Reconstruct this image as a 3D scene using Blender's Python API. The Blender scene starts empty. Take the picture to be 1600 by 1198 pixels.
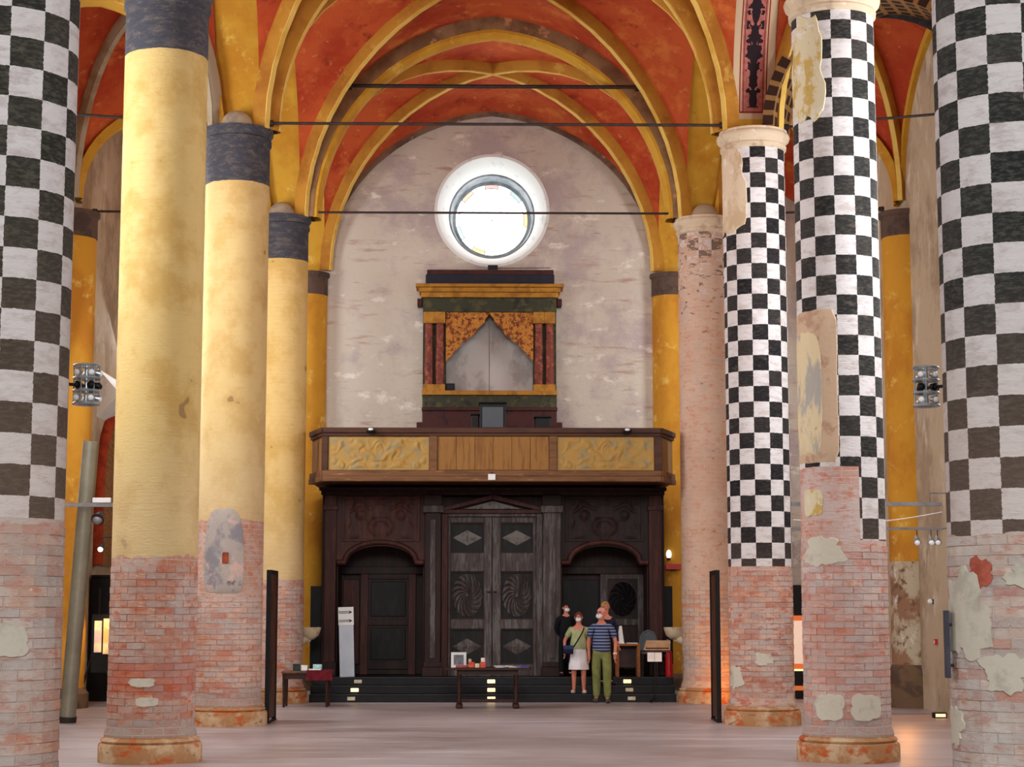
import bpy, math, random
from math import sin, cos, pi, sqrt, atan2, radians, asin
from mathutils import Vector, Matrix, noise as mnoise
random.seed(7)
S = bpy.context.scene
COL = S.collection

# ------------------------------------------------------------------ camera, world, lights, exposure
cam_d = bpy.data.cameras.new('camera'); cam = bpy.data.objects.new('camera', cam_d); COL.objects.link(cam)
cam_d.sensor_fit = 'HORIZONTAL'; cam_d.sensor_width = 36.0; cam_d.lens = 36.0 * 2837 / 1600
cam_d.clip_end = 200
cam.location = (0, 0, 1.771); cam.rotation_euler = (pi / 2 + 0.1229, 0, -0.0171)
S.camera = cam
S.view_settings.view_transform = 'Standard'; S.view_settings.look = 'None'
S.view_settings.gamma = 1; S.view_settings.use_curve_mapping = False
S.view_settings.exposure = -0.34
S.cycles.max_bounces = 8; S.cycles.diffuse_bounces = 5; S.cycles.glossy_bounces = 3
S.cycles.use_denoising = True
S.cycles.sample_clamp_indirect = 6
w = bpy.data.worlds.new('world'); S.world = w; w.use_nodes = True
w.node_tree.nodes['Background'].inputs[0].default_value = (0.90, 0.93, 1.0, 1)
w.node_tree.nodes['Background'].inputs[1].default_value = 0.35

def area(name, loc, target, sx, sy, power, col=(1, 1, 1)):
    l = bpy.data.lights.new(name, 'AREA'); l.shape = 'RECTANGLE'; l.size = sx; l.size_y = sy
    l.energy = power; l.color = col
    o = bpy.data.objects.new(name, l); COL.objects.link(o); o.location = loc
    o.rotation_euler = (Vector(target) - Vector(loc)).to_track_quat('-Z', 'Y').to_euler()
    return o
def spot(name, loc, target, power, col, size=70, rad=.05):
    l = bpy.data.lights.new(name, 'SPOT'); l.energy = power; l.color = col; l.spot_size = radians(size); l.spot_blend = .6
    l.shadow_soft_size = rad
    o = bpy.data.objects.new(name, l); COL.objects.link(o); o.location = loc
    o.rotation_euler = (Vector(target) - Vector(loc)).to_track_quat('-Z', 'Y').to_euler()
    return o
# area lights for unseen aisle wall windows and the choir behind the camera
area('aisle_window_light_left', (-7.40, 19.2, 6.2), (-3.0, 20.6, 5.0), 1.6, 5.5, 720, (.95, .97, 1))
area('aisle_window_light_left', (-7.40, 24.8, 6.2), (-2.0, 25.6, 5.0), 1.6, 5.5, 640, (.95, .97, 1))
area('aisle_window_light_left', (-7.40, 30.4, 6.2), (-2.0, 30.6, 5.0), 1.4, 5.5, 760, (.95, .97, 1))
area('aisle_window_light_left', (-7.35, 37.2, 8.0), (0, 36.0, 6.0), 1.4, 4.0, 420, (.95, .97, 1))
area('aisle_side_light_right', (7.70, 19.2, 6.2), (3.0, 20.6, 5.0), 1.6, 5.5, 640, (.95, .97, 1))
area('aisle_side_light_right', (7.70, 24.8, 6.2), (2.0, 25.6, 5.0), 1.6, 5.5, 560, (.95, .97, 1))
area('aisle_side_light_right', (7.65, 36.5, 7.5), (0, 36.0, 6.0), 1.4, 4.0, 420, (.95, .97, 1))  # fill added to brighten the west bays; no window stands behind it
area('choir_window_light', (0.2, -18.0, 14.0), (0.2, 34.0, 7.0), 12.0, 7.0, 7400, (1, .98, .95))
# warm exhibition floodlights
spot('exhibition_flood_right', (4.85, 33.3, .30), (4.5, 34.3, .8), 55, (1, .34, .03), 110)
spot('exhibition_flood_floor', (7.0, 30.2, 1.3), (6.9, 29.2, 0), 42, (1, .36, .06), 130)
spot('exhibition_flood_left', (-6.7, 32.6, 1.9), (-6.7, 32.9, 0), 40, (1, .55, .2), 110)

# ------------------------------------------------------------------ colour and node helpers
def C(r, g, b):
    f = lambda v: (v / 255 / 12.92) if v / 255 <= .04045 else ((v / 255 + .055) / 1.055) ** 2.4
    return (f(r), f(g), f(b), 1)
class NT:
    def __init__(s, name):
        s.m = bpy.data.materials.new(name); s.m.use_nodes = True; s.t = s.m.node_tree
        s.b = s.t.nodes['Principled BSDF']
        g = s.t.nodes.new('ShaderNodeNewGeometry'); s.pos = g.outputs['Position']
    def link(s, a, sock):
        if hasattr(a, 'is_output'): s.t.links.new(a, sock)
        else: sock.default_value = a
    def M(s, op, a, b=0.0, c=None):
        n = s.t.nodes.new('ShaderNodeMath'); n.operation = op
        s.link(a, n.inputs[0]); s.link(b, n.inputs[1])
        if c is not None: s.link(c, n.inputs[2])
        return n.outputs[0]
    def V(s, op, a, b):
        n = s.t.nodes.new('ShaderNodeVectorMath'); n.operation = op
        s.link(a, n.inputs[0]); s.link(b, n.inputs[1]); return n.outputs[0]
    def xyz(s, v):
        n = s.t.nodes.new('ShaderNodeSeparateXYZ'); s.link(v, n.inputs[0]); return n.outputs
    def comb(s, x, y, z):
        n = s.t.nodes.new('ShaderNodeCombineXYZ')
        s.link(x, n.inputs[0]); s.link(y, n.inputs[1]); s.link(z, n.inputs[2]); return n.outputs[0]
    def noise(s, scale, detail=4, rough=.6, vec=None, stretch=None):
        n = s.t.nodes.new('ShaderNodeTexNoise')
        v = vec if vec is not None else s.pos
        if stretch: v = s.V('MULTIPLY', v, stretch)
        s.link(v, n.inputs['Vector']); n.inputs['Scale'].default_value = scale
        n.inputs['Detail'].default_value = detail; n.inputs['Roughness'].default_value = rough
        return n.outputs['Fac']
    def step(s, x, lo, hi):          # smooth ramp 0..1
        n = s.t.nodes.new('ShaderNodeMapRange'); n.interpolation_type = 'SMOOTHSTEP'
        s.link(x, n.inputs[0]); s.link(lo, n.inputs[1]); s.link(hi, n.inputs[2]); return n.outputs[0]
    def mix(s, f, a, b, mode='MIX'):
        n = s.t.nodes.new('ShaderNodeMix'); n.data_type = 'RGBA'; n.blend_type = mode
        s.link(f, n.inputs[0]); s.link(a, n.inputs[6]); s.link(b, n.inputs[7]); return n.outputs[2]
    def rand(s):
        return s.t.nodes.new('ShaderNodeObjectInfo').outputs['Random']
    def bump(s, h, dist=.01, strength=.6):
        n = s.t.nodes.new('ShaderNodeBump'); n.inputs['Strength'].default_value = strength
        n.inputs['Distance'].default_value = dist; s.link(h, n.inputs['Height'])
        s.t.links.new(n.outputs[0], s.b.inputs['Normal'])
    def out(s, col, rough=.8, metal=0.0):
        s.b.inputs['Specular IOR Level'].default_value = .5 if rough < .44 or metal else .22
        s.link(col, s.b.inputs['Base Color']); s.link(rough, s.b.inputs['Roughness'])
        s.b.inputs['Metallic'].default_value = metal
        return s.m
def simple(name, c1, c2=None, scale=4, rough=.7, metal=0, bump=0, stretch=None, lo=.35, hi=.65):
    n = NT(name)
    if c2 is None: c2 = tuple(min(1, x * .78) for x in c1[:3]) + (1,)
    f = n.noise(scale, 5, .65, stretch=stretch)
    if bump: n.bump(f, bump)
    return n.out(n.mix(n.step(f, lo, hi), c1, c2), rough, metal)
def emit(name, col, strength, base=(0.8, .8, .8, 1)):
    n = NT(name); n.b.inputs['Emission Color'].default_value = col; n.b.inputs['Emission Strength'].default_value = strength
    return n.out(base, .4)
def layered(name, base, layers, rough=.8, bump=0, bscale=8):
    """layers: (colour, noise scale, lo, hi, stretch)"""
    n = NT(name); c = base
    for col, sc, lo, hi, st in layers:
        off = random.uniform(0, 40)
        f = n.noise(sc, 5, .65, vec=n.V('ADD', n.pos, (off, off, off)), stretch=st)
        c = n.mix(n.step(f, lo, hi), c, col)
    if bump: n.bump(n.noise(bscale, 6, .7), bump)
    return n.out(c, rough)

# ------------------------------------------------------------------ mesh builder
ORG = {}
def org(o):
    p = Vector((0, 0, 0))
    while o is not None:
        p += ORG.get(o.name, Vector((0, 0, 0))); o = o.parent
    return p
class MB:
    def __init__(s): s.v = []; s.f = []; s.uv = None
    def add(s, vs, fs):
        k = len(s.v); s.v += [tuple(p) for p in vs]; s.f += [tuple(i + k for i in f) for f in fs]; return s
    def box(s, x0, x1, y0, y1, z0, z1):
        return s.add([(x0, y0, z0), (x1, y0, z0), (x1, y1, z0), (x0, y1, z0), (x0, y0, z1), (x1, y0, z1), (x1, y1, z1), (x0, y1, z1)],
                     [(3, 2, 1, 0), (4, 5, 6, 7), (0, 1, 5, 4), (1, 2, 6, 5), (2, 3, 7, 6), (3, 0, 4, 7)])
    def prism(s, poly, y0, y1):          # polygon in x, z extruded along y
        n = len(poly)
        vs = [(x, y0, z) for x, z in poly] + [(x, y1, z) for x, z in poly]
        fs = [tuple(range(n)), tuple(range(2 * n - 1, n - 1, -1))] + [(i + n, (i + 1) % n + n, (i + 1) % n, i) for i in range(n)]
        return s.add(vs, fs)
    def lathe(s, prof, cx=0, cy=0, n=32, a0=0, a1=2 * pi, cap=True, sx=1, sy=1):
        full = abs(a1 - a0 - 2 * pi) < 1e-6; m = n if full else n + 1
        vs = []; fs = []
        for r, z in prof:
            for i in range(m):
                a = a0 + (a1 - a0) * i / n; vs.append((cx + r * cos(a) * sx, cy + r * sin(a) * sy, z))
        for j in range(len(prof) - 1):
            for i in range(n):
                i2 = (i + 1) % m; fs.append((j * m + i, j * m + i2, (j + 1) * m + i2, (j + 1) * m + i))
        if cap and full:
            fs.append(tuple(range(m - 1, -1, -1))); fs.append(tuple(range((len(prof) - 1) * m, len(prof) * m)))
        return s.add(vs, fs)
    def tube(s, pts, r, n=8, flat=1.0):
        pts = [Vector(p) for p in pts]; rs = r if isinstance(r, (list, tuple)) else [r] * len(pts)
        vs = []; fs = []; up = None
        for i, p in enumerate(pts):
            d = (pts[min(i + 1, len(pts) - 1)] - pts[max(i - 1, 0)]).normalized()
            if up is None: up = Vector((0, 0, 1)) if abs(d.z) < .9 else Vector((1, 0, 0))
            a = d.cross(up).normalized(); up = a.cross(d).normalized()
            for k in range(n):
                t = 2 * pi * k / n; vs.append(p + a * cos(t) * rs[i] + up * sin(t) * rs[i] * flat)
        for i in range(len(pts) - 1):
            for k in range(n):
                k2 = (k + 1) % n; fs.append((i * n + k, i * n + k2, (i + 1) * n + k2, (i + 1) * n + k))
        fs.append(tuple(range(n - 1, -1, -1))); fs.append(tuple(range((len(pts) - 1) * n, len(pts) * n)))
        return s.add(vs, fs)
    def sweep(s, pts, lat, sec, inward):   # section (a along lat, b along inward normal); keeps a uv map (a, length)
        vs = []; fs = []; n = len(sec); L = 0; uvs = []
        for i, p in enumerate(pts):
            if i: L += (pts[i] - pts[i - 1]).length
            for a, b in sec: vs.append(p + lat[i] * a + inward[i] * b); uvs.append((a, L))
        for i in range(len(pts) - 1):
            for k in range(n):
                k2 = (k + 1) % n; fs.append((i * n + k, i * n + k2, (i + 1) * n + k2, (i + 1) * n + k))
        k0 = len(s.v); s.add(vs, fs)
        s.uv = (s.uv or [(0, 0)] * k0) + uvs
        return s
    def ell(s, c, rx, ry, rz, n=12, m=8):
        vs = [(c[0], c[1], c[2] - rz)]; fs = []
        for j in range(1, m):
            t = pi * j / m
            for i in range(n): a = 2 * pi * i / n; vs.append((c[0] + rx * sin(t) * cos(a), c[1] + ry * sin(t) * sin(a), c[2] - rz * cos(t)))
        vs.append((c[0], c[1], c[2] + rz)); e = len(vs) - 1
        for i in range(n):
            i2 = (i + 1) % n; fs.append((0, 1 + i2, 1 + i)); fs.append((e, 1 + (m - 2) * n + i, 1 + (m - 2) * n + i2))
            for j in range(m - 2): fs.append((1 + j * n + i, 1 + j * n + i2, 1 + (j + 1) * n + i2, 1 + (j + 1) * n + i))
        return s.add(vs, fs)
    def grid(s, P, nu, nv):
        k = []; fs = []
        for j in range(nv + 1):
            for i in range(nu + 1): k.append(P(i / nu, j / nv))
        for j in range(nv):
            for i in range(nu): a = j * (nu + 1) + i; fs.append((a, a + 1, a + nu + 2, a + nu + 1))
        return s.add(k, fs)
    def mesh(s, name, mat, off, smooth=True, ang=38):
        me = bpy.data.meshes.new(name)
        me.from_pydata([(p[0] - off.x, p[1] - off.y, p[2] - off.z) for p in s.v], [], s.f)
        if s.uv:
            u = me.uv_layers.new(name='UVMap')
            for lp in me.loops: u.data[lp.index].uv = s.uv[lp.vertex_index]
        me.materials.append(mat)
        if smooth:
            me.polygons.foreach_set('use_smooth', [True] * len(me.polygons)); me.set_sharp_from_angle(angle=radians(ang))
        me.update(); return me
    def build(s, name, mat, parent=None, smooth=True, ang=38, bevel=0, kind=None, label=None):
        o = bpy.data.objects.new(name, s.mesh(name, mat, org(parent) if parent else Vector((0, 0, 0)), smooth, ang))
        COL.objects.link(o)
        if parent: o.parent = parent
        if bevel:
            b = o.modifiers.new('bevel', 'BEVEL'); b.width = bevel; b.segments = 2; b.limit_method = 'ANGLE'
        if kind: o['kind'] = kind
        if label: o['label'] = label
        return o
def box(x0, x1, y0, y1, z0, z1): return MB().box(x0, x1, y0, y1, z0, z1)
def thing(name, label, cat, loc, group=None, kind=None):
    o = bpy.data.objects.new(name, None); COL.objects.link(o); o.empty_display_size = .2
    o.location = loc; ORG[o.name] = Vector(loc); o['label'] = label; o['category'] = cat
    if group: o['group'] = group
    if kind: o['kind'] = kind
    return o
def struct(name, loc=(0, 0, 0)):
    o = bpy.data.objects.new(name, None); COL.objects.link(o); o['kind'] = 'structure'
    o.location = loc; ORG[o.name] = Vector(loc); return o
def tag(o, label, cat, group=None):
    o['label'] = label; o['category'] = cat
    if group: o['group'] = group
    return o

# ------------------------------------------------------------------ main dimensions (metres)
AX, HW = 0.233, 4.09                     # nave axis, half the distance between the column axes
DK = [1.9, 8.4, 15.0, 21.64, 28.18, 34.67, 40.18]   # bay lines; columns on 15 (14.55), 21.64, 28.18, 34.67; west wall 40.18
ZS = 9.27                                # springing
XL, XR = -7.55, 7.85                     # aisle walls
YB = 40.18

# ------------------------------------------------------------------ setting materials
m_floor = layered('worn_floor_light_streaks', C(170, 158, 158), [(C(152, 136, 134), .5, .42, .62, (1, 2.2, 1)), (C(192, 186, 190), 1.1, .5, .7, (.35, 2.5, 1)), (C(152, 134, 132), 3, .6, .75, (1, 1, 1))], .38)  # pale crosswise streaks paint in daylight reflected off the floor
m_backwall = layered('whitewashed_brick_wall', C(208, 198, 184), [
    (C(184, 170, 168), .9, .45, .65, (1, 1, 1)), (C(182, 156, 142), 2.2, .55, .72, (.5, 1, 3)), (C(150, 130, 125), 5, .62, .74, (.25, 1, 3)),
    (C(236, 230, 218), 1.5, .58, .7, (1, 1, 2)), (C(140, 118, 100), 9, .68, .76, (.6, 1, 2.5))], .9, .03, 9)
m_sidewall = layered('grey_beige_plaster', C(196, 178, 150), [(C(166, 146, 122), .8, .42, .62, (1, 1, 1)), (C(214, 202, 180), 1.6, .55, .7, (1, 1, .6))], .9, .02, 6)
m_vault = layered('red_ochre_vault_plaster', C(196, 88, 46), [
    (C(174, 62, 34), .7, .42, .62, (1, 1, 1)), (C(212, 116, 58), 1.3, .52, .68, (1, 1, 1)), (C(146, 52, 32), 2.4, .57, .72, (1, 1, 1)), (C(206, 124, 74), 5, .60, .72, (1, 1, 1)),
    (C(216, 156, 120), 1.9, .69, .73, (1, 1, 1))], .85, .02, 5)
m_rib = layered('yellow_ochre_plaster', C(212, 162, 54), [(C(194, 134, 38), .9, .42, .65, (1, 1, 1)), (C(232, 194, 96), 2.5, .58, .72, (1, 1, 1)), (C(170, 112, 44), 4, .66, .76, (1, 1, 1))], .8, .01, 6)
m_ribside = layered('brown_ochre_rib_side', C(190, 134, 48), [(C(164, 104, 36), .9, .42, .65, (1, 1, 1)), (C(206, 160, 74), 2.5, .58, .72, (1, 1, 1))], .8)
m_fillet = layered('pale_yellow_rib_fillet', C(232, 196, 104), [(C(214, 168, 70), 1.2, .45, .65, (1, 1, 1))], .8)
m_archband = layered('brownish_grey_arch_plaster', C(150, 118, 84), [(C(120, 88, 62), 1.4, .42, .65, (1, 1, 1)), (C(206, 150, 110), 2.2, .6, .7, (1, 1, 1))], .85)
m_greyrib = layered('faded_grey_rib_plaster', C(178, 164, 140), [(C(150, 126, 96), 1.4, .45, .65, (1, 1, 1))], .85)
m_wallband = layered('brown_wall_arch_edge', C(140, 112, 92), [(C(104, 78, 66), 2, .4, .65, (1, 1, 1)), (C(196, 176, 164), 3, .6, .7, (1, 1, 1))], .9)  # mottled brown band along the back wall arch

# ------------------------------------------------------------------ floor and walls
box(-9, 9.4, -6, 41.6, -.3, 0).build('floor', m_floor)['kind'] = 'structure'
WC, WR = (0.235, 10.665), 1.235          # round window centre and outer radius
def wall_with_hole():
    b = MB(); n = 64; x0, x1, z0, z1 = XL - .4, XR + .4, -.2, 14.6
    vs = []; fs = []
    for i in range(n):
        a = 2 * pi * i / n; c, s_ = cos(a), sin(a)
        t = min((x1 - WC[0]) / c if c > 1e-9 else ((x0 - WC[0]) / c if c < -1e-9 else 1e9), (z1 - WC[1]) / s_ if s_ > 1e-9 else ((z0 - WC[1]) / s_ if s_ < -1e-9 else 1e9))
        vs += [(WC[0] + c * WR, YB, WC[1] + s_ * WR), (WC[0] + c * t, YB, WC[1] + s_ * t)]
    for cx, cz in ((x1, z1), (x0, z1), (x0, z0), (x1, z0)): vs.append((cx, YB, cz))
    for i in range(n):
        j = (i + 1) % n; fs.append((2 * i, 2 * i + 1, 2 * j + 1, 2 * j))
    k = 2 * n
    for ci in range(4):
        cx, cz = vs[k + ci][0], vs[k + ci][2]; a = atan2(cz - WC[1], cx - WC[0]) % (2 * pi); i = int(a / (2 * pi) * n)
        fs.append((2 * i + 1, k + ci, 2 * ((i + 1) % n) + 1))
    b.add(vs, fs); return b
wall_with_hole().build('wall_back', m_backwall, smooth=False)['kind'] = 'structure'
wl = box(XL - .4, XL, 11.5, YB + .2, -.1, 13.6).build('wall_left', m_sidewall); wl['kind'] = 'structure'
wr = box(XR, XR + .4, 11.5, YB + .2, -.1, 13.6).build('wall_right', m_sidewall); wr['kind'] = 'structure'

# round window: white splay, grey inner collar, leaded panes blown out by the daylight
win = struct('window_1', (WC[0], YB, WC[1]))
m_splay = layered('white_limewash_splay', C(236, 238, 236), [(C(206, 210, 208), 3, .55, .7, (1, 1, 1))], .8)
m_collar = simple('grey_window_collar', C(150, 156, 160), C(112, 120, 128), 3, .7)
def ring_y(prof, n=64):     # lathe about the window's y axis: (radius, depth)
    b = MB(); b.lathe([(r, y) for r, y in prof], n=n, cap=False)
    b.v = [(WC[0] + x, YB + z, WC[1] + y) for x, y, z in b.v]; b.f = [tuple(reversed(f)) for f in b.f]; return b
ring_y([(1.30, 0.0), (1.30, -.012), (WR, -.015), (1.215, .02), (.985, .62)]).build('splay', m_splay, win)
ring_y([(.985, .62), (.95, .64), (.90, .98), (.83, 1.02), (.83, 1.10)]).build('collar', m_collar, win)
m_pane = emit('daylit_white_glass', (.95, 1, 1, 1), 7)
cols = {0: emit('daylit_amber_glass', (1, .62, .2, 1), 1.3), 4: emit('daylit_pink_glass', (1, .42, .36, 1), 1.2), 6: emit('daylit_orange_glass', (1, .55, .3, 1), 1.3),
        2: emit('daylit_grey_glass', (.5, .8, .8, 1), 1.0), 11: emit('daylit_gold_glass', (1, .7, .15, 1), 1.4), 9: emit('daylit_green_glass', (.5, .9, .7, 1), 1.3)}
m_lead = simple('dark_lead', C(120, 120, 118), rough=.5)
def pane(r0, r1, a0, a1, n=6):
    vs = []; fs = []
    for i in range(n + 1):
        a = a0 + (a1 - a0) * i / n
        for r in (r0, r1): vs.append((WC[0] + r * cos(a), YB + 1.05, WC[1] + r * sin(a)))
    for i in range(n): fs.append((2 * i, 2 * i + 2, 2 * i + 3, 2 * i + 1))
    return MB().add(vs, fs)
for i in range(8):
    pane(.02, .74, 2 * pi * i / 8 + .01, 2 * pi * (i + 1) / 8 - .01).build('pane', m_pane, win, smooth=False)
for i in range(16):
    pane(.75, .84, 2 * pi * (i - .5) / 16 + .01, 2 * pi * (i + .5) / 16 - .01, 3).build('pane', cols.get(i, m_pane), win, smooth=False)
ring_y([(.738, 1.06), (.738, 1.04), (.752, 1.04), (.752, 1.06)], 48).build('glazing_ring', m_lead, win)

# ------------------------------------------------------------------ vaults
def arch_pts(p0, p1, rise, n=24, e=.10):
    p0, p1 = Vector(p0), Vector(p1); R = 1 + e; a_s = math.acos(e / R); out = []
    h0 = sqrt(1 + 2 * e)
    for i in range(n + 1):
        t = i / n
        if t <= .5: a = (t * 2) * a_s; sx = -(R * cos(a) - e)
        else: a = (1 - t) * 2 * a_s; sx = R * cos(a) - e
        q = p0.lerp(p1, (sx + 1) / 2); q.z += rise * R * sin(a) / h0; out.append(q)
    return out
def half_diag(p0, c, n=12):
    p0 = Vector(p0); out = []
    for i in range(n + 1):
        a = pi / 2 * i / n; q = p0.lerp(Vector((c[0], c[1], p0.z)), 1 - cos(a)); q.z = p0.z + (c[2] - p0.z) * sin(a); out.append(q)
    return out
def frames(pts, lateral):
    inn = []
    for i in range(len(pts)):
        d = (pts[min(i + 1, len(pts) - 1)] - pts[max(i - 1, 0)]).normalized(); n_ = d.cross(lateral).normalized()
        if n_.z > 0 or (abs(n_.z) < 1e-4 and i == 0): n_ = -n_
        inn.append(n_)
    return [lateral] * len(pts), inn
RIB = [(-.10, -.06), (-.10, .08), (-.05, .17), (.05, .17), (.10, .08), (.10, -.06)]
def rib(name, pts, sec, mat, parent, lateral=None, kind=None):
    if lateral is None:
        d = pts[-1] - pts[0]; d.z = 0; lateral = Vector((-d.y, d.x, 0)).normalized()
    lat, inn = frames(pts, lateral)
    c0 = Vector((sum(p.x for p in pts) / len(pts), sum(p.y for p in pts) / len(pts), pts[0].z))
    for i in range(len(pts)):
        if inn[i].dot(c0 - pts[i]) < 0 and abs(inn[i].dot(c0 - pts[i])) > .05: inn[i] = -inn[i]
    return MB().sweep(pts, lat, sec, inn).build(name, mat, parent, ang=50)
def cell(E, D0, D1, mat, parent, nv=6):   # ruled severy between an edge arch and two half diagonals
    vs = []; fs = []; n = len(E) - 1; D = D0[:-1] + list(reversed(D1))
    for i in range(n + 1):
        for j in range(nv + 1):
            q = E[i].lerp(D[i], j / nv); q.z += .10 * sin(pi * j / nv) * (1 - abs(2 * i / n - 1)); vs.append(q)
    for i in range(n):
        for j in range(nv): a = i * (nv + 1) + j; fs.append((a, a + 1, a + nv + 2, a + nv + 1))
    return MB().add(vs, fs).build('vault_cell', mat, parent, ang=80)
def vault(parent, A, B, Cc, Dd, rises, crown, mat, ribm, skip=()):
    """A,B near edge (left,right); Cc,Dd far edge (right,left); rises: near, right, far, left"""
    ctr = ((A[0] + B[0] + Cc[0] + Dd[0]) / 4, (A[1] + B[1] + Cc[1] + Dd[1]) / 4, ZS + crown)
    q = [Vector(p) for p in (A, B, Cc, Dd)]; hd = [half_diag(p, ctr) for p in q]
    for k in range(4):
        cell(arch_pts(q[k], q[(k + 1) % 4], rises[k]), hd[k], hd[(k + 1) % 4], mat, parent)
    for k in (0, 1):
        full = hd[k] + list(reversed(hd[k + 2]))[1:]
        rib('diagonal_rib', full, RIB, m_ribside if ribm is m_rib else ribm, parent)
        rib('rib_fillet', full, [(-.045, .15), (-.045, .19), (.045, .19), (.045, .15)], m_fillet if ribm is m_rib else ribm, parent)
    return ctr
XN0, XN1 = AX - HW + .34, AX + HW - .34
nave = struct('ceiling')
for k in range(2, 6):
    d0, d1 = DK[k], DK[k + 1]; far = 3.65 if k == 5 else 4.0
    e0 = .16; e1 = 0.02 if k == 5 else .16
    vault(nave, (XN0, d0 + e0, ZS), (XN1, d0 + e0, ZS), (XN1, d1 - e1, ZS), (XN0, d1 - e1, ZS), (4.0, 3.4, far, 3.4), 3.93, m_vault, m_rib)
for k in (2, 3, 4, 5):     # transverse arches
    pts = arch_pts((XN0, DK[k], ZS), (XN1, DK[k], ZS), 4.02, 40, .08)
    lat = Vector((0, 1, 0))
    if k != 5: rib('arch_fillet', pts, [(-.06, .28), (-.06, .325), (.06, .325), (.06, .28)], m_fillet, nave, lat)
    if k == 5:
        rib('transverse_arch', pts, [(-.24, -.05), (-.24, .27), (.24, .27), (.24, -.05)], m_archband, nave, lat)
        rib('arch_moulding', pts, [(-.22, .27), (-.22, .33), (-.12, .40), (.12, .40), (.22, .33), (.22, .27)], m_rib, nave, lat)
    else:
        rib('transverse_arch', pts, [(-.17, -.05), (-.17, .16), (-.08, .30), (.08, .30), (.17, .16), (.17, -.05)], m_ribside, nave, lat)
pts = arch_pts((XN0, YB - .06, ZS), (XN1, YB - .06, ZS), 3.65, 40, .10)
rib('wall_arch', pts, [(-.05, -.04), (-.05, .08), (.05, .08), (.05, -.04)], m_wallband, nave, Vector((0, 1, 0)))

# arcade arches between nave and aisles (the painted soffit is what shows above each capital)
def grotesque():
    n = NT('painted_candelabra_soffit'); uv = n.t.nodes.new('ShaderNodeTexCoord').outputs['UV']
    a, L, _ = n.xyz(uv); x = n.M('ABSOLUTE', a)
    g = n.noise(11, 1.5, .5, vec=n.comb(x, L, 3.7)); stem = n.M('ADD', .020, n.M('MULTIPLY', n.M('ABSOLUTE', n.M('SINE', n.M('MULTIPLY', L, 9.0))), .045))
    fig = n.M('MAXIMUM', n.M('LESS_THAN', x, stem), n.M('GREATER_THAN', g, n.M('ADD', .44, n.M('MULTIPLY', x, 1.15))))
    fig = n.M('MULTIPLY', fig, n.M('LESS_THAN', x, .14))
    fig = n.M('MULTIPLY', fig, n.M('GREATER_THAN', L, .42))
    c = n.mix(n.step(n.noise(9), .4, .6), C(196, 124, 112), C(180, 104, 96))
    c = n.mix(fig, c, C(44, 32, 38))
    band = lambda lo, hi: n.M('MULTIPLY', n.M('GREATER_THAN', x, lo), n.M('LESS_THAN', x, hi))
    c = n.mix(n.M('GREATER_THAN', x, .185), c, C(222, 196, 160))
    c = n.mix(band(.20, .222), c, C(150, 50, 44)); c = n.mix(band(.15, .162), c, C(120, 40, 40))
    c = n.mix(n.M('LESS_THAN', L, .36), c, C(214, 190, 156)); c = n.mix(n.M('MULTIPLY', n.M('MULTIPLY', n.M('LESS_THAN', L, .36), n.M('GREATER_THAN', L, .33)), n.M('LESS_THAN', x, .22)), c, C(150, 50, 44))
    return n.out(c, .85)
m_grot = grotesque()
m_beads = None
for k in (2, 3, 4, 5):
    d0, d1 = DK[k], DK[k + 1]; y1 = d1 - (.02 if k == 5 else .0)
    for sgn in (-1, 1):
        x = AX + sgn * HW
        pts = arch_pts((x, d1, ZS), (x, d0, ZS), 3.4)
        m = m_grot if (sgn > 0 and k == 3) else m_rib
        lat = Vector((1, 0, 0))
        if k == 5: pts = [p for p in pts]
        rib('arcade_arch', pts, [(-.34, -.05), (-.34, .02), (.34, .02), (.34, -.05)], m, nave, lat)
# bead border on the aisle edge of the painted arch
m_bead = simple('red_white_bead_border', C(180, 52, 50), C(210, 120, 110), 20, .8)
pts = arch_pts((AX + HW + .36, DK[4], ZS), (AX + HW + .36, DK[3], ZS), 3.4, 60)
b = MB()
for i, p in enumerate(pts[:24]):
    b.ell((p.x, p.y - .02, p.z + .12), .045, .05, .05, 8, 6)
o = b.build('bead_border', m_bead, nave); o['kind'] = 'stuff'

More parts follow.
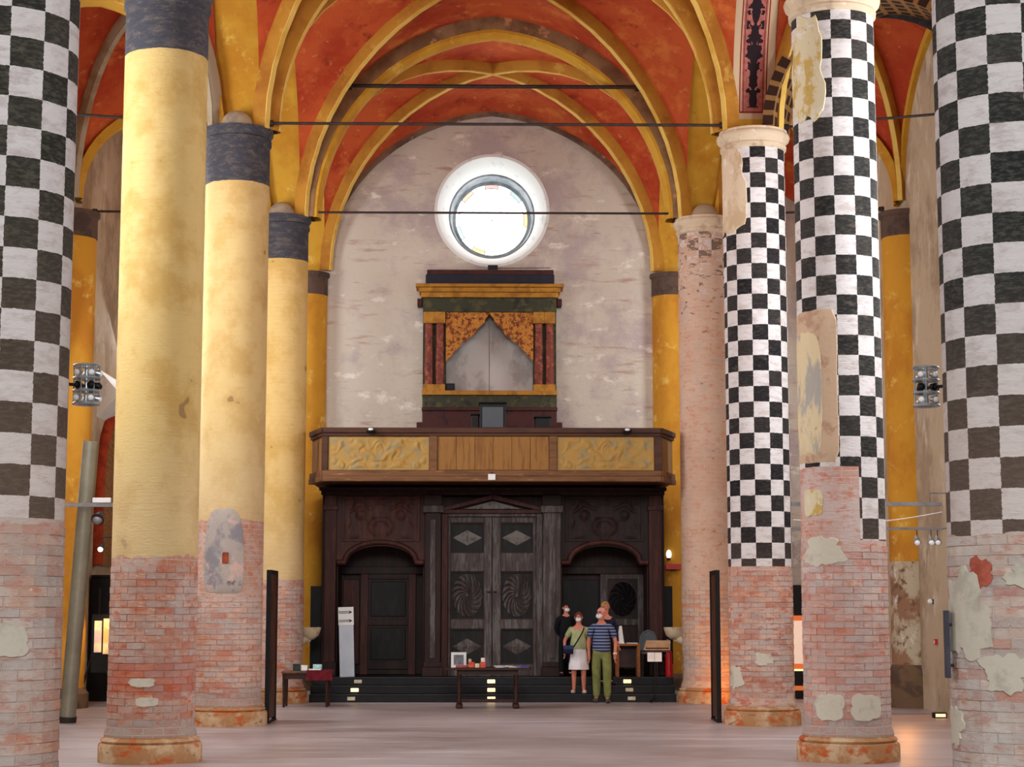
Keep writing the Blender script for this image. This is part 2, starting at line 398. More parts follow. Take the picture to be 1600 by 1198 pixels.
# aisle vaults
aisle = struct('ceiling_aisles')
m_coffer = NT('dark_painted_coffers')
def coffers(n):
    uv = n.t.nodes.new('ShaderNodeTexCoord').outputs['UV']; a, L, _ = n.xyz(uv)
    fx = n.M('FRACT', n.M('DIVIDE', n.M('ADD', a, 10.0), .2)); fy = n.M('FRACT', n.M('DIVIDE', L, .24))
    inb = n.M('MULTIPLY', n.M('LESS_THAN', n.M('ABSOLUTE', n.M('SUBTRACT', fx, .5)), .33), n.M('LESS_THAN', n.M('ABSOLUTE', n.M('SUBTRACT', fy, .5)), .33))
    return n.out(n.mix(inb, C(150, 112, 66), C(58, 36, 28)), .8)
m_coffer = coffers(m_coffer)
m_dark = simple('dark_painted_band', C(70, 62, 62), C(50, 44, 46), 6, .8)
for k in range(2, 6):
    d0, d1 = DK[k], DK[k + 1]; o0 = d0 - 1.6; o1 = d1 - (0 if k == 5 else 1.6)
    a0, a1 = AX - HW - .34, AX + HW + .34
    vault(aisle, (XL, o0 + .1, ZS), (a0, d0 + .1, ZS), (a0, d1 - .1, ZS), (XL, o1 - .1, ZS), (1.9, 3.4, 1.9, 2.6), 3.0, m_vault, m_greyrib)
    vault(aisle, (a1, d0 + .1, ZS), (XR, o0 + .1, ZS), (XR, o1 - .1, ZS), (a1, d1 - .1, ZS), (1.9, 2.6, 1.9, 3.4), 3.0, m_vault, m_rib)
    sec = [(-.22, -.05), (-.22, .12), (.22, .12), (.22, -.05)]
    rib('aisle_arch', arch_pts((XL, o0, ZS), (a0, d0, ZS), 1.95), sec, m_rib, aisle)
    rib('aisle_arch', arch_pts((a1, d0, ZS), (XR, o0, ZS), 1.95), [(-.45, -.05), (-.45, .12), (.45, .12), (.45, -.05)] if k == 4 else sec, m_coffer if k == 4 else m_rib, aisle)
    if k == 4:
        q = arch_pts((a1, d0, ZS), (XR, o0, ZS), 1.95); dy = Vector((0, .46, 0))
        rib('arch_border', [p + dy for p in q], [(-.02, -.12), (-.02, .14), (.02, .14), (.02, -.12)], m_dark, aisle)
    rib('wall_rib', arch_pts((XL + .03, o0 + .1, ZS), (XL + .03, o1 - .1, ZS), 2.6), [(-.06, -.05), (-.06, .12), (.06, .12), (.06, -.05)], m_rib, aisle, Vector((1, 0, 0)))
    rib('wall_rib', arch_pts((XR - .03, o0 + .1, ZS), (XR - .03, o1 - .1, ZS), 2.6), [(-.06, -.05), (-.06, .12), (.06, .12), (.06, -.05)], m_rib, aisle, Vector((1, 0, 0)))

# ------------------------------------------------------------------ columns
def column_material(name, cx, cy, sp):
    n = NT(name); x, y, z = n.xyz(n.pos)
    lx = n.M('SUBTRACT', x, cx); ly = n.M('SUBTRACT', y, cy)
    phi = n.M('MULTIPLY', n.M('ARCTAN2', lx, n.M('MULTIPLY', ly, -1.0)), 180 / pi)
    off = random.uniform(0, 50)
    P = n.V('ADD', n.pos, (off, off * .7, off * .3))
    n1 = n.noise(1.6, 5, .65, vec=P); n2 = n.noise(5, 5, .7, vec=P, stretch=(1, 1, 2.5)); n3 = n.noise(14, 4, .7, vec=P, stretch=(1, 1, 3))
    fz = n.M('FRACT', n.M('DIVIDE', z, .08)); joint = n.M('LESS_THAN', fz, .16)
    row = n.M('FLOOR', n.M('DIVIDE', z, .08))
    fb = n.M('FRACT', n.M('ADD', n.M('DIVIDE', phi, 25.714), n.M('MULTIPLY', row, .5)))
    joint2 = n.M('MAXIMUM', joint, n.M('LESS_THAN', fb, .05))
    # brickwork with worn limewash
    lime = sp.get('lime', C(214, 192, 184)); red = sp.get('red', C(190, 112, 88)); pale = sp.get('pale', C(222, 210, 200))
    c = n.mix(n.step(n1, .40, .60), lime, sp.get('mid', C(204, 160, 146)))
    c = n.mix(n.M('MULTIPLY', n.step(n2, .50, .64), sp.get('redamt', .75)), c, red)
    c = n.mix(n.step(n3, .60, .72), c, pale)
    c = n.mix(n.M('MULTIPLY', n.step(n.noise(2.6, 5, .7, vec=n.V('ADD', P, (9, 3, 5))), .52, .66), .55), c, C(184, 172, 164))
    c = n.mix(n.M('MULTIPLY', n.step(n.noise(3.4, 5, .7, vec=n.V('ADD', P, (2, 8, 1)), stretch=(1, 1, 1.6)), .57, .68), .5), c, C(192, 122, 72))
    rb = sp.get('redband')
    if rb:
        zb = n.M('SUBTRACT', n.M('ADD', z, n.M('MULTIPLY', n2, .5)), .25)
        f = n.M('MULTIPLY', n.step(zb, rb[0], rb[0] + .15), n.M('SUBTRACT', 1.0, n.step(zb, rb[1] - .2, rb[1])))
        c = n.mix(n.M('MULTIPLY', f, .6), c, red)
    if sp.get('grey'):   # greyish weathered foot
        c = n.mix(n.M('MULTIPLY', n.M('SUBTRACT', 1.0, n.step(n.M('ADD', z, n.M('MULTIPLY', n1, .4)), .55, .85)), .6), c, C(160, 150, 142))
    c = n.mix(n.M('MULTIPLY', joint2, n.M('MULTIPLY', sp.get('joint', .35), n.step(n1, .3, .6))), c, C(226, 210, 200))
    hgt = n.M('SUBTRACT', n.M('MULTIPLY', n3, .6), n.M('MULTIPLY', joint2, .5))
    ob = n.rand() if sp.get('tint') else None
    if 'check' in sp:
        p0, z0, st, h, zb = sp['check'][:5]
        wob = n.M('MULTIPLY', n.M('SUBTRACT', n3, .5), .10)
        U = n.M('ADD', n.M('DIVIDE', n.M('SUBTRACT', phi, p0), st), wob); Vv = n.M('ADD', n.M('DIVIDE', n.M('SUBTRACT', z, z0), h), wob)
        fu, fv = n.M('FLOOR', U), n.M('FLOOR', Vv)
        par = n.M('MODULO', n.M('ADD', n.M('ADD', fu, fv), 1000.0), 2.0)     # 1 = dark
        wn = n.t.nodes.new('ShaderNodeTexWhiteNoise'); wn.noise_dimensions = '2D'; n.link(n.comb(fu, fv, 0.0), wn.inputs[0]); rv = wn.outputs[0]
        white = n.mix(n.step(n2, .45, .68), C(232, 228, 228), C(204, 194, 192)); white = n.mix(n.M('MULTIPLY', rv, .25), white, C(200, 186, 178))
        dark = n.mix(n.step(n3, .42, .66), sp.get('dark', C(34, 34, 38)), sp.get('dark2', C(72, 70, 62)))
        dark = n.mix(n.M('MULTIPLY', n.step(n2, .56, .7), .5), dark, C(112, 104, 92))
        dark = n.mix(n.M('MULTIPLY', rv, .22), dark, C(96, 90, 84))
        fade = n.M('SUBTRACT', 1.0, n.step(z, sp.get('f0', 2.2), sp.get('f1', 4.0)))
        dark = n.mix(n.M('MULTIPLY', fade, .42), dark, C(142, 116, 100)); white = n.mix(n.M('MULTIPLY', fade, .4), white, C(214, 192, 176))
        ck = n.mix(par, white, dark)
        nz = n.M('MULTIPLY', n.M('SUBTRACT', n1, .5), sp.get('edge', .25))
        m = n.M('GREATER_THAN', n.M('ADD', z, nz), zb)
        if 'left' in sp:      # left of this angle the checker is lost below a height
            ph, zz = sp['left']; g = n.M('MULTIPLY', n.M('LESS_THAN', phi, ph), n.M('LESS_THAN', n.M('ADD', z, nz), zz)); m = n.M('MULTIPLY', m, n.M('SUBTRACT', 1.0, g))
        if 'keep' in sp:      # dark squares flake away downwards
            lo, hi = sp['keep']; k = n.M('GREATER_THAN', n.M('ADD', n.step(z, lo, hi), n.M('MULTIPLY', n.M('SUBTRACT', n2, .5), 3.2)), .50)
            ck = n.mix(k, c, ck)
            ck = n.mix(.35, ck, n.mix(.75, ck, C(226, 186, 160)))
        c = n.mix(m, c, ck)
    if 'plain' in sp:
        zo, zb = sp['plain']
        och = n.mix(n.step(n1, .42, .64), sp.get('och', C(216, 186, 122)), sp.get('och2', C(198, 162, 94)))
        och = n.mix(n.M('MULTIPLY', n.step(n2, .58, .72), .35), och, C(190, 156, 100))
        spots = n.M('MULTIPLY', n.step(n.noise(3.2, 1, .4, vec=P), .735, .76), .6)
        och = n.mix(spots, och, C(120, 88, 66))
        fadeo = n.M('SUBTRACT', 1.0, n.step(n.M('ADD', z, n.M('MULTIPLY', n2, .8)), zo + .5, zo + 2.4))
        och = n.mix(n.M('MULTIPLY', fadeo, .35), och, C(226, 206, 170))
        nz = n.M('MULTIPLY', n.M('SUBTRACT', n2, .5), .18)
        c = n.mix(n.M('GREATER_THAN', n.M('ADD', z, nz), zo), c, och)
        band = n.mix(n.step(n2, .45, .66), C(68, 68, 76), C(98, 92, 90))
        band = n.mix(n.M('MULTIPLY', n.step(n3, .6, .7), .6), band, C(150, 130, 96))
        c = n.mix(n.M('GREATER_THAN', n.M('ADD', z, n.M('MULTIPLY', nz, .3)), zb), c, band)
    if ob is not None:
        hs = n.t.nodes.new('ShaderNodeHueSaturation'); n.link(c, hs.inputs['Color'])
        n.link(n.M('ADD', n.M('MULTIPLY', ob, .20), .90), hs.inputs['Value']); n.link(n.M('ADD', n.M('MULTIPLY', ob, .4), .7), hs.inputs['Saturation'])
        c = n.mix(n.M('MULTIPLY', n.M('GREATER_THAN', n.M('FRACT', n.M('MULTIPLY', ob, 7.31)), .86), .38), hs.outputs[0], red)
    n.bump(hgt, .02, .9)
    return n.out(c, .88)
def cyl_patch(R, cphi, cz, w, h, proud=.016, power=4, jit=.10, n=44, seed=1, arch=False):
    """irregular plaster fragment hugging a shaft (column-local; angles in degrees from the side that faces the choir)"""
    rnd = random.Random(seed); ph = [rnd.uniform(0, 6.28) for _ in range(5)]
    vs = []; fs = []; rings = [0, .35, .7, .96, 1.0]
    for q, t in enumerate(rings):
        for i in range(n):
            a = 2 * pi * i / n; ca, sa = cos(a), sin(a)
            s_ = (abs(ca) ** power + abs(sa) ** power) ** (-1 / power)
            j = 1 + jit * (.5 * sin(3 * a + ph[0]) + .35 * sin(5 * a + ph[1]) + .3 * sin(9 * a + ph[2]) + .2 * sin(15 * a + ph[3]))
            u, v = ca * s_ * j * t, sa * s_ * j * t
            if arch and v > 0: u *= sqrt(max(0, 1 - v * v * .55))
            r = R + (proud if q < 4 else -.01); f = radians(cphi + u * w / R * 57.2958 / 2)
            vs.append((r * sin(f), -r * cos(f), cz + v * h / 2))
    for q in range(len(rings) - 1):
        for i in range(n): i2 = (i + 1) % n; fs.append((q * n + i, q * n + i2, (q + 1) * n + i2, (q + 1) * n + i))
    return MB().add(vs, fs)
def brick_mesh(R, w_deg, h, name, mat):
    vs = []; fs = []; k = 3
    for r in (R - .02, R + .007):
        for z in (0, h):
            for i in range(k):
                f = radians((i / (k - 1) - .5) * w_deg); vs.append((r * sin(f), -r * cos(f), z))
    o = 2 * k
    for i in range(k - 1):
        fs += [(o + i, o + i + 1, o + k + i + 1, o + k + i), (k + i, o + k + i, o + k + i + 1, k + i + 1), (i + 1, o + i + 1, o + i, i)]
    fs += [(0, o, o + k, k), (k - 1, 2 * k - 1, o + 2 * k - 1, o + k - 1)]
    b = MB(); b.add(vs, fs); return b.mesh(name, mat, Vector((0, 0, 0)), smooth=False)
def local(b, o):      # shift column-local geometry to the column
    p = org(o); b.v = [(x + p.x, y + p.y, z) for x, y, z in b.v]; return b
m_plinth = layered('rubbed_brick_plinth', C(178, 132, 90), [(C(206, 176, 140), 2.5, .45, .62, (1, 1, 1)), (C(190, 96, 48), 3.5, .5, .64, (1, 1, 2)), (C(140, 112, 92), 7, .58, .7, (1, 1, 2))], .9, .02, 12)
m_cement = layered('pale_cement_patch', C(212, 206, 188), [(C(192, 186, 170), 4, .5, .66, (1, 1, 1))], .9, .01, 20)
m_creamcap = layered('cream_stone_moulding', C(220, 200, 172), [(C(190, 164, 136), 4, .5, .66, (1, 1, 1)), (C(236, 224, 204), 7, .58, .7, (1, 1, 1))], .85)
m_boss = layered('pale_grey_plaster_boss', C(178, 160, 132), [(C(150, 138, 126), 5, .5, .66, (1, 1, 1))], .85)
def column(name, label, x, y, R, sp, zbrick, n_bricks=14, parts=True, cap='dark', crange=125, zb0=.27):
    t = thing(name, label, 'column', (x, y, 0), 'columns of the nave arcade', 'thing')
    mat = column_material(name + '_surface', x, y, sp)
    prof = [(R + .035, .30), (R + .03, .34), (R + .005, .40)] + [(R, .40 + (8.95 - .40) * i / 40) for i in range(1, 41)]
    if cap == 'dark': prof += [(R, 9.0), (R + .025, 9.03), (R + .025, 9.10), (R + .0, 9.12), (R + .05, 9.2), (R + .05, ZS)]
    local(MB().lathe([(R, .2)] + prof, n=64, cap=True), t).build('shaft', mat, t)
    if cap == 'cream':
        local(MB().lathe([(R - .02, 8.93), (R + .03, 8.97), (R + .035, 9.02), (R + .015, 9.05), (R + .03, 9.08), (R + .075, 9.12), (R + .09, 9.17), (R + .075, 9.21), (R + .05, 9.235), (R + .05, ZS)], n=64), t).build('capital', m_creamcap, t)
    local(MB().lathe([(R + .10, 0), (R + .10, .19), (R + .085, .215), (R + .055, .22), (R + .075, .245), (R + .06, .27), (R + .035, .28), (R + .03, .31), (R - .05, .33)], n=48), t).build('plinth', m_plinth, t)
    # bricks of the foot, each its own piece; those round the back joined
    rows = int((zbrick - .42) / .08); me = brick_mesh(R, 360 / n_bricks - 1.05, .0725, name + '_brick', column_material(name + '_brick', x, y, dict(sp, tint=1, joint=0)))
    view = math.degrees(atan2(-x, y)); rest = MB(); cnt = 0
    for r in range(rows):
        for i in range(n_bricks):
            a = i * 360 / n_bricks + (180 / n_bricks if r % 2 else 0); d = (a - view + 180) % 360 - 180; z = .42 + r * .08
            if abs(d) < crange and parts and cnt < 300:
                o = bpy.data.objects.new('brick', me); COL.objects.link(o); o.parent = t; o.location = (0, 0, z)
                k = 1 + random.uniform(-.006, .008); o.scale = (k, k, 1); o.rotation_euler = (0, 0, radians(a + random.uniform(-.5, .5))); cnt += 1
            else:
                ca, sa = cos(radians(a)), sin(radians(a))
                rest.add([(v.co.x * ca - v.co.y * sa, v.co.x * sa + v.co.y * ca, v.co.z + z) for v in me.vertices], [tuple(p.vertices) for p in me.polygons])
    if rest.v: local(rest, t).build('brick_courses', me.materials[0], t, smooth=False, kind='stuff')
    return t
def boss(t, x, y, R):
    b = MB(); vs = []; fs = []; n = 14; m = 6
    for j in range(m + 1):
        for i in range(n + 1):
            a = pi * i / n; q = (pi / 2) * j / m
            vs.append((x + .27 * cos(a) * cos(q), y - .22 - .20 * sin(q), ZS - .02 + .30 * sin(a) * cos(q)))
    for j in range(m):
        for i in range(n): k = j * (n + 1) + i; fs.append((k, k + 1, k + n + 2, k + n + 1))
    b.add(vs, fs).build('capital_boss', m_boss, t, label='pale rounded plaster boss on top of the capital')
ST, HH = 28.4, .2405
warm = dict(lime=C(208, 182, 168), mid=C(198, 150, 128), red=C(186, 92, 62))
cL1 = column('checkered_column', 'black and white checkered brick column cut by the left edge of the photo', -3.896, 14.55, .567,
    dict(check=(16.65, 6.27, 27.6, .2425, 2.46), edge=.05, dark=C(44, 44, 40), dark2=C(84, 82, 70), f0=2.3, f1=5.5, redamt=.7, red=C(196, 128, 106), lime=C(206, 190, 180), mid=C(200, 166, 148)), 2.45, 14, crange=112)
cL2 = column('ochre_column', 'nearest ochre plastered column with a blue-grey top band and brick foot', -3.857, 21.64, .5,
    dict(plain=(2.36, 8.42), redamt=.75, grey=1, redband=(.7, 1.25), lime=C(200, 172, 158), mid=C(190, 142, 120), red=C(186, 92, 62)), 2.3)
cL3 = column('ochre_column', 'middle ochre column with a faded grey arched fresco at its foot', -3.857, 28.18, .5,
    dict(plain=(3.1, 8.37), och=C(222, 192, 132), och2=C(206, 170, 106), redamt=.6, grey=1, **warm), 1.98)
cL4 = column('ochre_column', 'farthest ochre column beside the burgundy draped table and the gallery', -3.857, 34.67, .5,
    dict(plain=(2.30, 8.40), och=C(226, 192, 126), och2=C(210, 172, 98), redamt=.8, **warm), 2.25)
cR1 = column('checkered_column', 'black and white checkered column with cement patches, cut by the right edge', 4.325, 14.55, .567,
    dict(check=(-56.97, 6.09, 27.8, .2425, 2.36), edge=.2, dark=C(40, 42, 42), dark2=C(80, 80, 74), f0=2.6, f1=4.6, redamt=.55, red=C(190, 110, 92), lime=C(214, 204, 194), mid=C(202, 180, 166)), 2.35, 14, cap='cream', crange=112)
cR2 = column('checkered_column', 'checkered column with yellow fresco fragments and two cement patches at its foot', 4.323, 21.64, .5,
    dict(check=(-13.4, 8.34, 28.6, .2405, 2.55), left=(11.5, 3.42), edge=.10, f0=1.5, f1=3.6, redamt=.75, grey=1, red=C(206, 118, 92), lime=C(210, 190, 182), mid=C(204, 164, 150)), 2.5, cap='cream')
cR3 = column('checkered_column', 'slender checkered column whose upper left side is bare cream plaster', 4.323, 28.18, .49,
    dict(check=(-15.2, 8.53, 28.7, .2405, 2.40), edge=.02, f0=1.2, f1=3.2, redamt=.8, dark=C(22, 22, 28), dark2=C(56, 52, 50), **warm), 2.35, cap='cream')
cR4 = column('checkered_column', 'farthest right column whose checker pattern has mostly flaked away', 4.323, 34.67, .5,
    dict(check=(-18.44, 9.06, 28.7, .2405, 1.0), keep=(6.2, 11.0), edge=.1, f0=2, f1=4, redamt=.6, lime=C(212, 184, 162), mid=C(200, 162, 136), red=C(196, 112, 80)), 2.25, cap='cream')
for t, x, y in ((cL3, -3.857, 28.18), (cL4, -3.857, 34.67), (cR4, 4.323, 34.67), (cL2, -3.857, 21.64)): boss(t, x, y, .5)
def patch(t, R, name, mat, label, *a, **k): local(cyl_patch(R, *a, **k), t).build(name, mat, t, label=label)
for s_, (ph, z, w_, h_) in enumerate(((-35.5, .63, .36, .30), (14.5, .63, .38, .30))):
    patch(cR2, .5, 'cement_patch', m_cement, 'pale cement repair near the foot', ph, z, w_, h_, proud=.022, seed=s_ + 2, power=4)
patch(cR2, .5, 'cement_patch', m_cement, None, -42, 2.42, .52, .34, proud=.016, seed=11, power=3, jit=.25)
for s_, (ph, z, w_, h_) in enumerate(((-17, .92, .30, .10), (-10, .70, .26, .10))):
    patch(cL2, .5, 'cement_patch', m_cement, None, ph + 14, z, w_, h_, proud=.018, seed=s_ + 20)
for s_, (ph, z, w_, h_) in enumerate(((-68, 1.70, .52, .66), (-30, 1.28, .36, .30), (-85, .85, .25, .3), (-12, 2.02, .3, .2))):
    patch(cR1, .567, 'cement_patch', m_cement, None, ph, z, w_, h_, proud=.02, seed=s_ + 30, jit=.3, power=3)
patch(cL1, .567, 'cement_patch', m_cement, None, 26, 1.52, .40, .26, proud=.02, seed=40)
patch(cR3, .49, 'cement_patch', m_cement, None, -62, .72, .30, .34, proud=.016, seed=44, jit=.25)
patch(cR3, .49, 'cement_patch', m_cement, None, -5, 1.0, .26, .18, proud=.016, seed=45, jit=.25)
m_yellowfresco = layered('worn_yellow_fresco', C(222, 210, 176), [(C(204, 172, 100), 5, .50, .60, (1, 1, .7)), (C(232, 226, 214), 3, .56, .66, (1, 1, 1)), (C(172, 132, 66), 9, .6, .7, (1, 1, 1))], .9, .01, 14)
m_panelfresco = layered('worn_grey_and_cream_fresco', C(224, 206, 168), [(C(178, 172, 164), 2.4, .48, .58, (2.2, 1, .5)), (C(222, 176, 84), 4, .60, .68, (1.6, 1, .5)), (C(196, 150, 120), 5, .62, .7, (1, 1, 1))], .9, .01, 14)
m_greyfresco = layered('faded_grey_niche_fresco', C(176, 166, 158), [(C(138, 134, 140), 3, .46, .6, (1, 1, .8)), (C(206, 176, 164), 3.6, .55, .66, (1, 1, 1)), (C(108, 106, 112), 6, .6, .7, (1, 1, 1))], .9)
m_baseplaster = layered('bare_cream_plaster', C(226, 206, 178), [(C(206, 180, 146), 3, .46, .62, (1, 1, .7)), (C(238, 228, 212), 5, .56, .68, (1, 1, 1))], .9, .01, 14)
m_framefresco = layered('beige_plaster_bed', C(208, 180, 152), [(C(186, 150, 126), 4, .5, .62, (1, 1, 1))], .9, .01, 14)
patch(cR2, .5, 'fresco_fragment', m_yellowfresco, 'yellow figure fresco fragment high on the shaft', -55, 8.24, .56, 1.32, proud=.012, seed=5, power=3, jit=.16)
patch(cR2, .5, 'plaster_bed', m_framefresco, None, -57, 4.38, .76, 1.86, proud=.008, seed=6, power=14, jit=.015)
patch(cR2, .5, 'fresco_fragment', m_panelfresco, 'tall cream and grey fresco panel half way up the shaft', -66, 4.30, .52, 1.50, proud=.013, seed=7, power=8, jit=.05)
patch(cR2, .5, 'fresco_fragment', m_yellowfresco, None, -56, 3.0, .30, .32, proud=.01, seed=8, power=6, jit=.06)
patch(cR3, .49, 'bare_plaster', m_baseplaster, 'bare cream plaster where the checker is lost', -72, 8.28, .84, 1.40, proud=.010, seed=9, power=5, jit=.10)
patch(cL3, .5, 'niche_fresco', m_greyfresco, 'faded grey arched fresco', -6, 2.62, .66, 1.30, proud=.010, seed=10, power=8, jit=.03, arch=True)
m_redmotif = simple('red_niche_motif', C(170, 80, 50), C(120, 60, 44), 8, .9)
patch(cL3, .5, 'niche_motif', m_redmotif, None, -1, 2.52, .10, .18, proud=.016, seed=12, power=8, jit=.03)
m_redbrick = simple('bare_red_brick_patch', C(192, 104, 84), C(164, 80, 64), 9, .9, 0, .02)
patch(cR1, .567, 'bare_brick_patch', m_redbrick, None, -49, 2.04, .20, .24, proud=.012, seed=13, jit=.2)

# half columns: on the west wall of the nave and on the aisle walls
m_half = layered('deep_ochre_half_column', C(206, 148, 48), [(C(188, 124, 40), 1.2, .42, .64, (1, 1, .6)), (C(222, 180, 90), 2.5, .56, .7, (1, 1, 1))], .85, .01, 8)
m_halfcap = layered('dark_brown_cap_band', C(98, 78, 66), [(C(76, 62, 58), 3, .45, .62, (1, 1, 1))], .85)
m_halffoot = layered('stained_foot_plaster', C(190, 176, 150), [(C(150, 112, 86), 2.6, .46, .58, (1, 1, .7)), (C(120, 90, 72), 5, .56, .66, (1, 1, 1)), (C(222, 214, 200), 4, .58, .68, (1, 1, .6))], .9, .02, 10)
m_halfplinth = layered('dark_brown_stone_foot', C(112, 88, 66), [(C(84, 66, 54), 3, .45, .62, (1, 1, 1))], .85)
def half_column(label, x, y, R, a0, zcap, ztop, foot):
    t = thing('half_column', label, 'half column', (x, y, 0), 'half columns against the walls', 'thing')
    L = lambda prof, m, nm: MB().lathe(prof, x, y, 24, a0, a0 + pi, cap=False).build(nm, m, t)
    z0 = foot if foot else .35
    L([(R, z0), (R, zcap)], m_half, 'shaft')
    L([(R + .01, zcap), (R + .01, ztop - .12), (R + .05, ztop - .08), (R + .05, ztop), (0, ztop)], m_halfcap, 'capital')
    if foot: L([(R, .75), (R, foot)], m_halffoot, 'shaft_foot')
    L([(R + .08, 0), (R + .08, .6), (R + .04, .68), (R, .76)] if foot else [(R + .08, 0), (R + .08, .26), (R, .36)], m_halfplinth, 'plinth')
    return t
half_column('ochre half column on the back wall left of the organ case', -3.87, YB, .42, pi, 8.69, 9.2, 0)
half_column('ochre half column on the back wall right of the organ case', 4.25, YB, .42, pi, 8.69, 9.2, 0)
half_column('ochre half column on the left aisle wall behind the leaning tube', XL, 33.0, .46, -pi / 2, 8.5, 9.0, 0)
half_column('ochre half column with a flaking foot on the right aisle wall', XR, 33.0, .42, pi / 2, 8.57, 9.05, 2.6)

# ------------------------------------------------------------------ tie rods
m_iron = simple('dark_wrought_iron', C(44, 36, 36), C(62, 48, 42), 6, .6, .3)
def tie(label, p0, p1, r=.022, grp='iron tie rods under the vaults'):
    mid = [(a + b) / 2 for a, b in zip(p0, p1)]
    t = thing('tie_rod', label, 'tie rod', mid, grp)
    MB().tube([p0, p1], r, 8).build('bar', m_iron, t)
    d = (Vector(p1) - Vector(p0)).normalized()
    for p, s_ in ((Vector(p0), 1), (Vector(p1), -1)): MB().tube([p, p + d * .09 * s_], r * 2.2, 8).build('end_collar', m_iron, t)
tie('iron tie rod between the middle pair of nave columns', (-3.38, 28.0, 9.36), (3.86, 28.0, 9.36), .024)
tie('iron tie rod crossing in front of the round window', (-3.38, 34.5, 9.36), (3.86, 34.5, 9.36), .022)
tie('short high iron tie bar inside the arch above the round window', (-2.62, 34.44, 11.86), (3.08, 34.44, 11.86), .04)
tie('iron tie rod in the left aisle, upper of the two', (XL + .3, 27.0, 9.3), (-4.3, 28.1, 9.36))
tie('iron tie rod in the left aisle, lower of the two', (XL + .3, 33.3, 9.1), (-4.3, 34.6, 9.36))
tie('iron tie rod in the right aisle, nearer of the two', (4.8, 28.1, 9.36), (XR, 27.0, 9.36))
tie('iron tie rod in the right aisle, farther of the two', (4.8, 34.6, 9.36), (XR - .3, 33.3, 9.2))

# ------------------------------------------------------------------ west end: steps, wooden porch, gallery, organ case
m_step = simple('black_stained_step', C(16, 15, 18), C(24, 22, 25), 5, .5)
m_wood = layered('dark_walnut', C(34, 19, 17), [(C(50, 27, 23), 3, .45, .62, (3, 3, .4)), (C(36, 24, 24), 6, .5, .66, (4, 4, .5)), (C(70, 50, 44), 9, .64, .74, (5, 5, .6))], .55, .004, 40)
m_woodred = layered('reddish_walnut', C(60, 30, 25), [(C(80, 42, 34), 3, .45, .62, (3, 3, .4)), (C(52, 28, 26), 6, .5, .66, (4, 4, .5))], .55, .004, 40)
m_doorgrey = layered('weathered_grey_door_wood', C(70, 60, 58), [(C(96, 90, 88), 3, .46, .6, (3, 3, .4)), (C(58, 46, 42), 7, .5, .64, (5, 5, .5)), (C(112, 110, 110), 10, .62, .72, (6, 6, .6))], .6, .004, 40)
m_doordark = layered('dark_door_panel_wood', C(18, 15, 16), [(C(30, 26, 27), 5, .48, .64, (2, 2, .5))], .55)
m_diamond = layered('pale_grey_carved_wood', C(118, 112, 108), [(C(84, 78, 76), 8, .5, .64, (2, 2, 1))], .6)
m_litlamp = emit('lit_step_lamp', C(255, 214, 130), 2.2)
m_dulllamp = simple('unlit_step_lamp', C(214, 206, 178), C(190, 180, 150), 9, .4)
t = thing('steps', 'three black steps leading up to the wooden entrance porch', 'steps', (.235, 34.8, 0))
for k, y in enumerate((34.80, 35.05, 35.30)):
    box(-3.24 + .0 * k, 3.71, y, 35.05 + .25 * k if k < 2 else YB - .02, .15 * k if k else .001, .15 * (k + 1)).build('step', m_step, t, bevel=.008)
    box(-3.24, 3.71, y - .018, y + .03, .15 * (k + 1) - .02, .15 * (k + 1) + .004).build('nosing', simple('worn_step_nosing', C(34, 32, 35), C(46, 44, 46), 6, .45) if k == 0 else bpy.data.materials['worn_step_nosing'], t)
    for xs, lit in ((-2.44 + .045 * k, k == 1), (.205, True), (2.86 - .02 * k, k == 2)):
        f = box(xs - .075, xs + .075, y - .012, y + .004, .15 * k + .035, .15 * k + .105).build('step_light', m_litlamp if lit else m_dulllamp, t, bevel=.01, label='lit yellow step light' if lit else 'unlit step light')

YW = 35.9
def B(u, v): return (-.73 + (u - 693) * .01251) * 1.0084, 1.771 + (1.819 - (v - 803) * .01236) * 1.0084
def R(b, u0, u1, v0, v1, y0, y1):
    x0, z1 = B(u0, v0); x1, z0 = B(u1, v1); return b.box(x0, x1, y0, y1, max(z0, .45), z1)
porch = thing('entrance_porch', 'dark carved wooden entrance porch under the gallery', 'porch', (.235, YW, .45))
def bp(name, u0, u1, v0, v1, y0, y1, m, bevel=.01, parent=porch, label=None): return R(MB(), u0, u1, v0, v1, YW + y0, YW + y1).build(name, m, parent, bevel=bevel, label=label)
FL = 1060
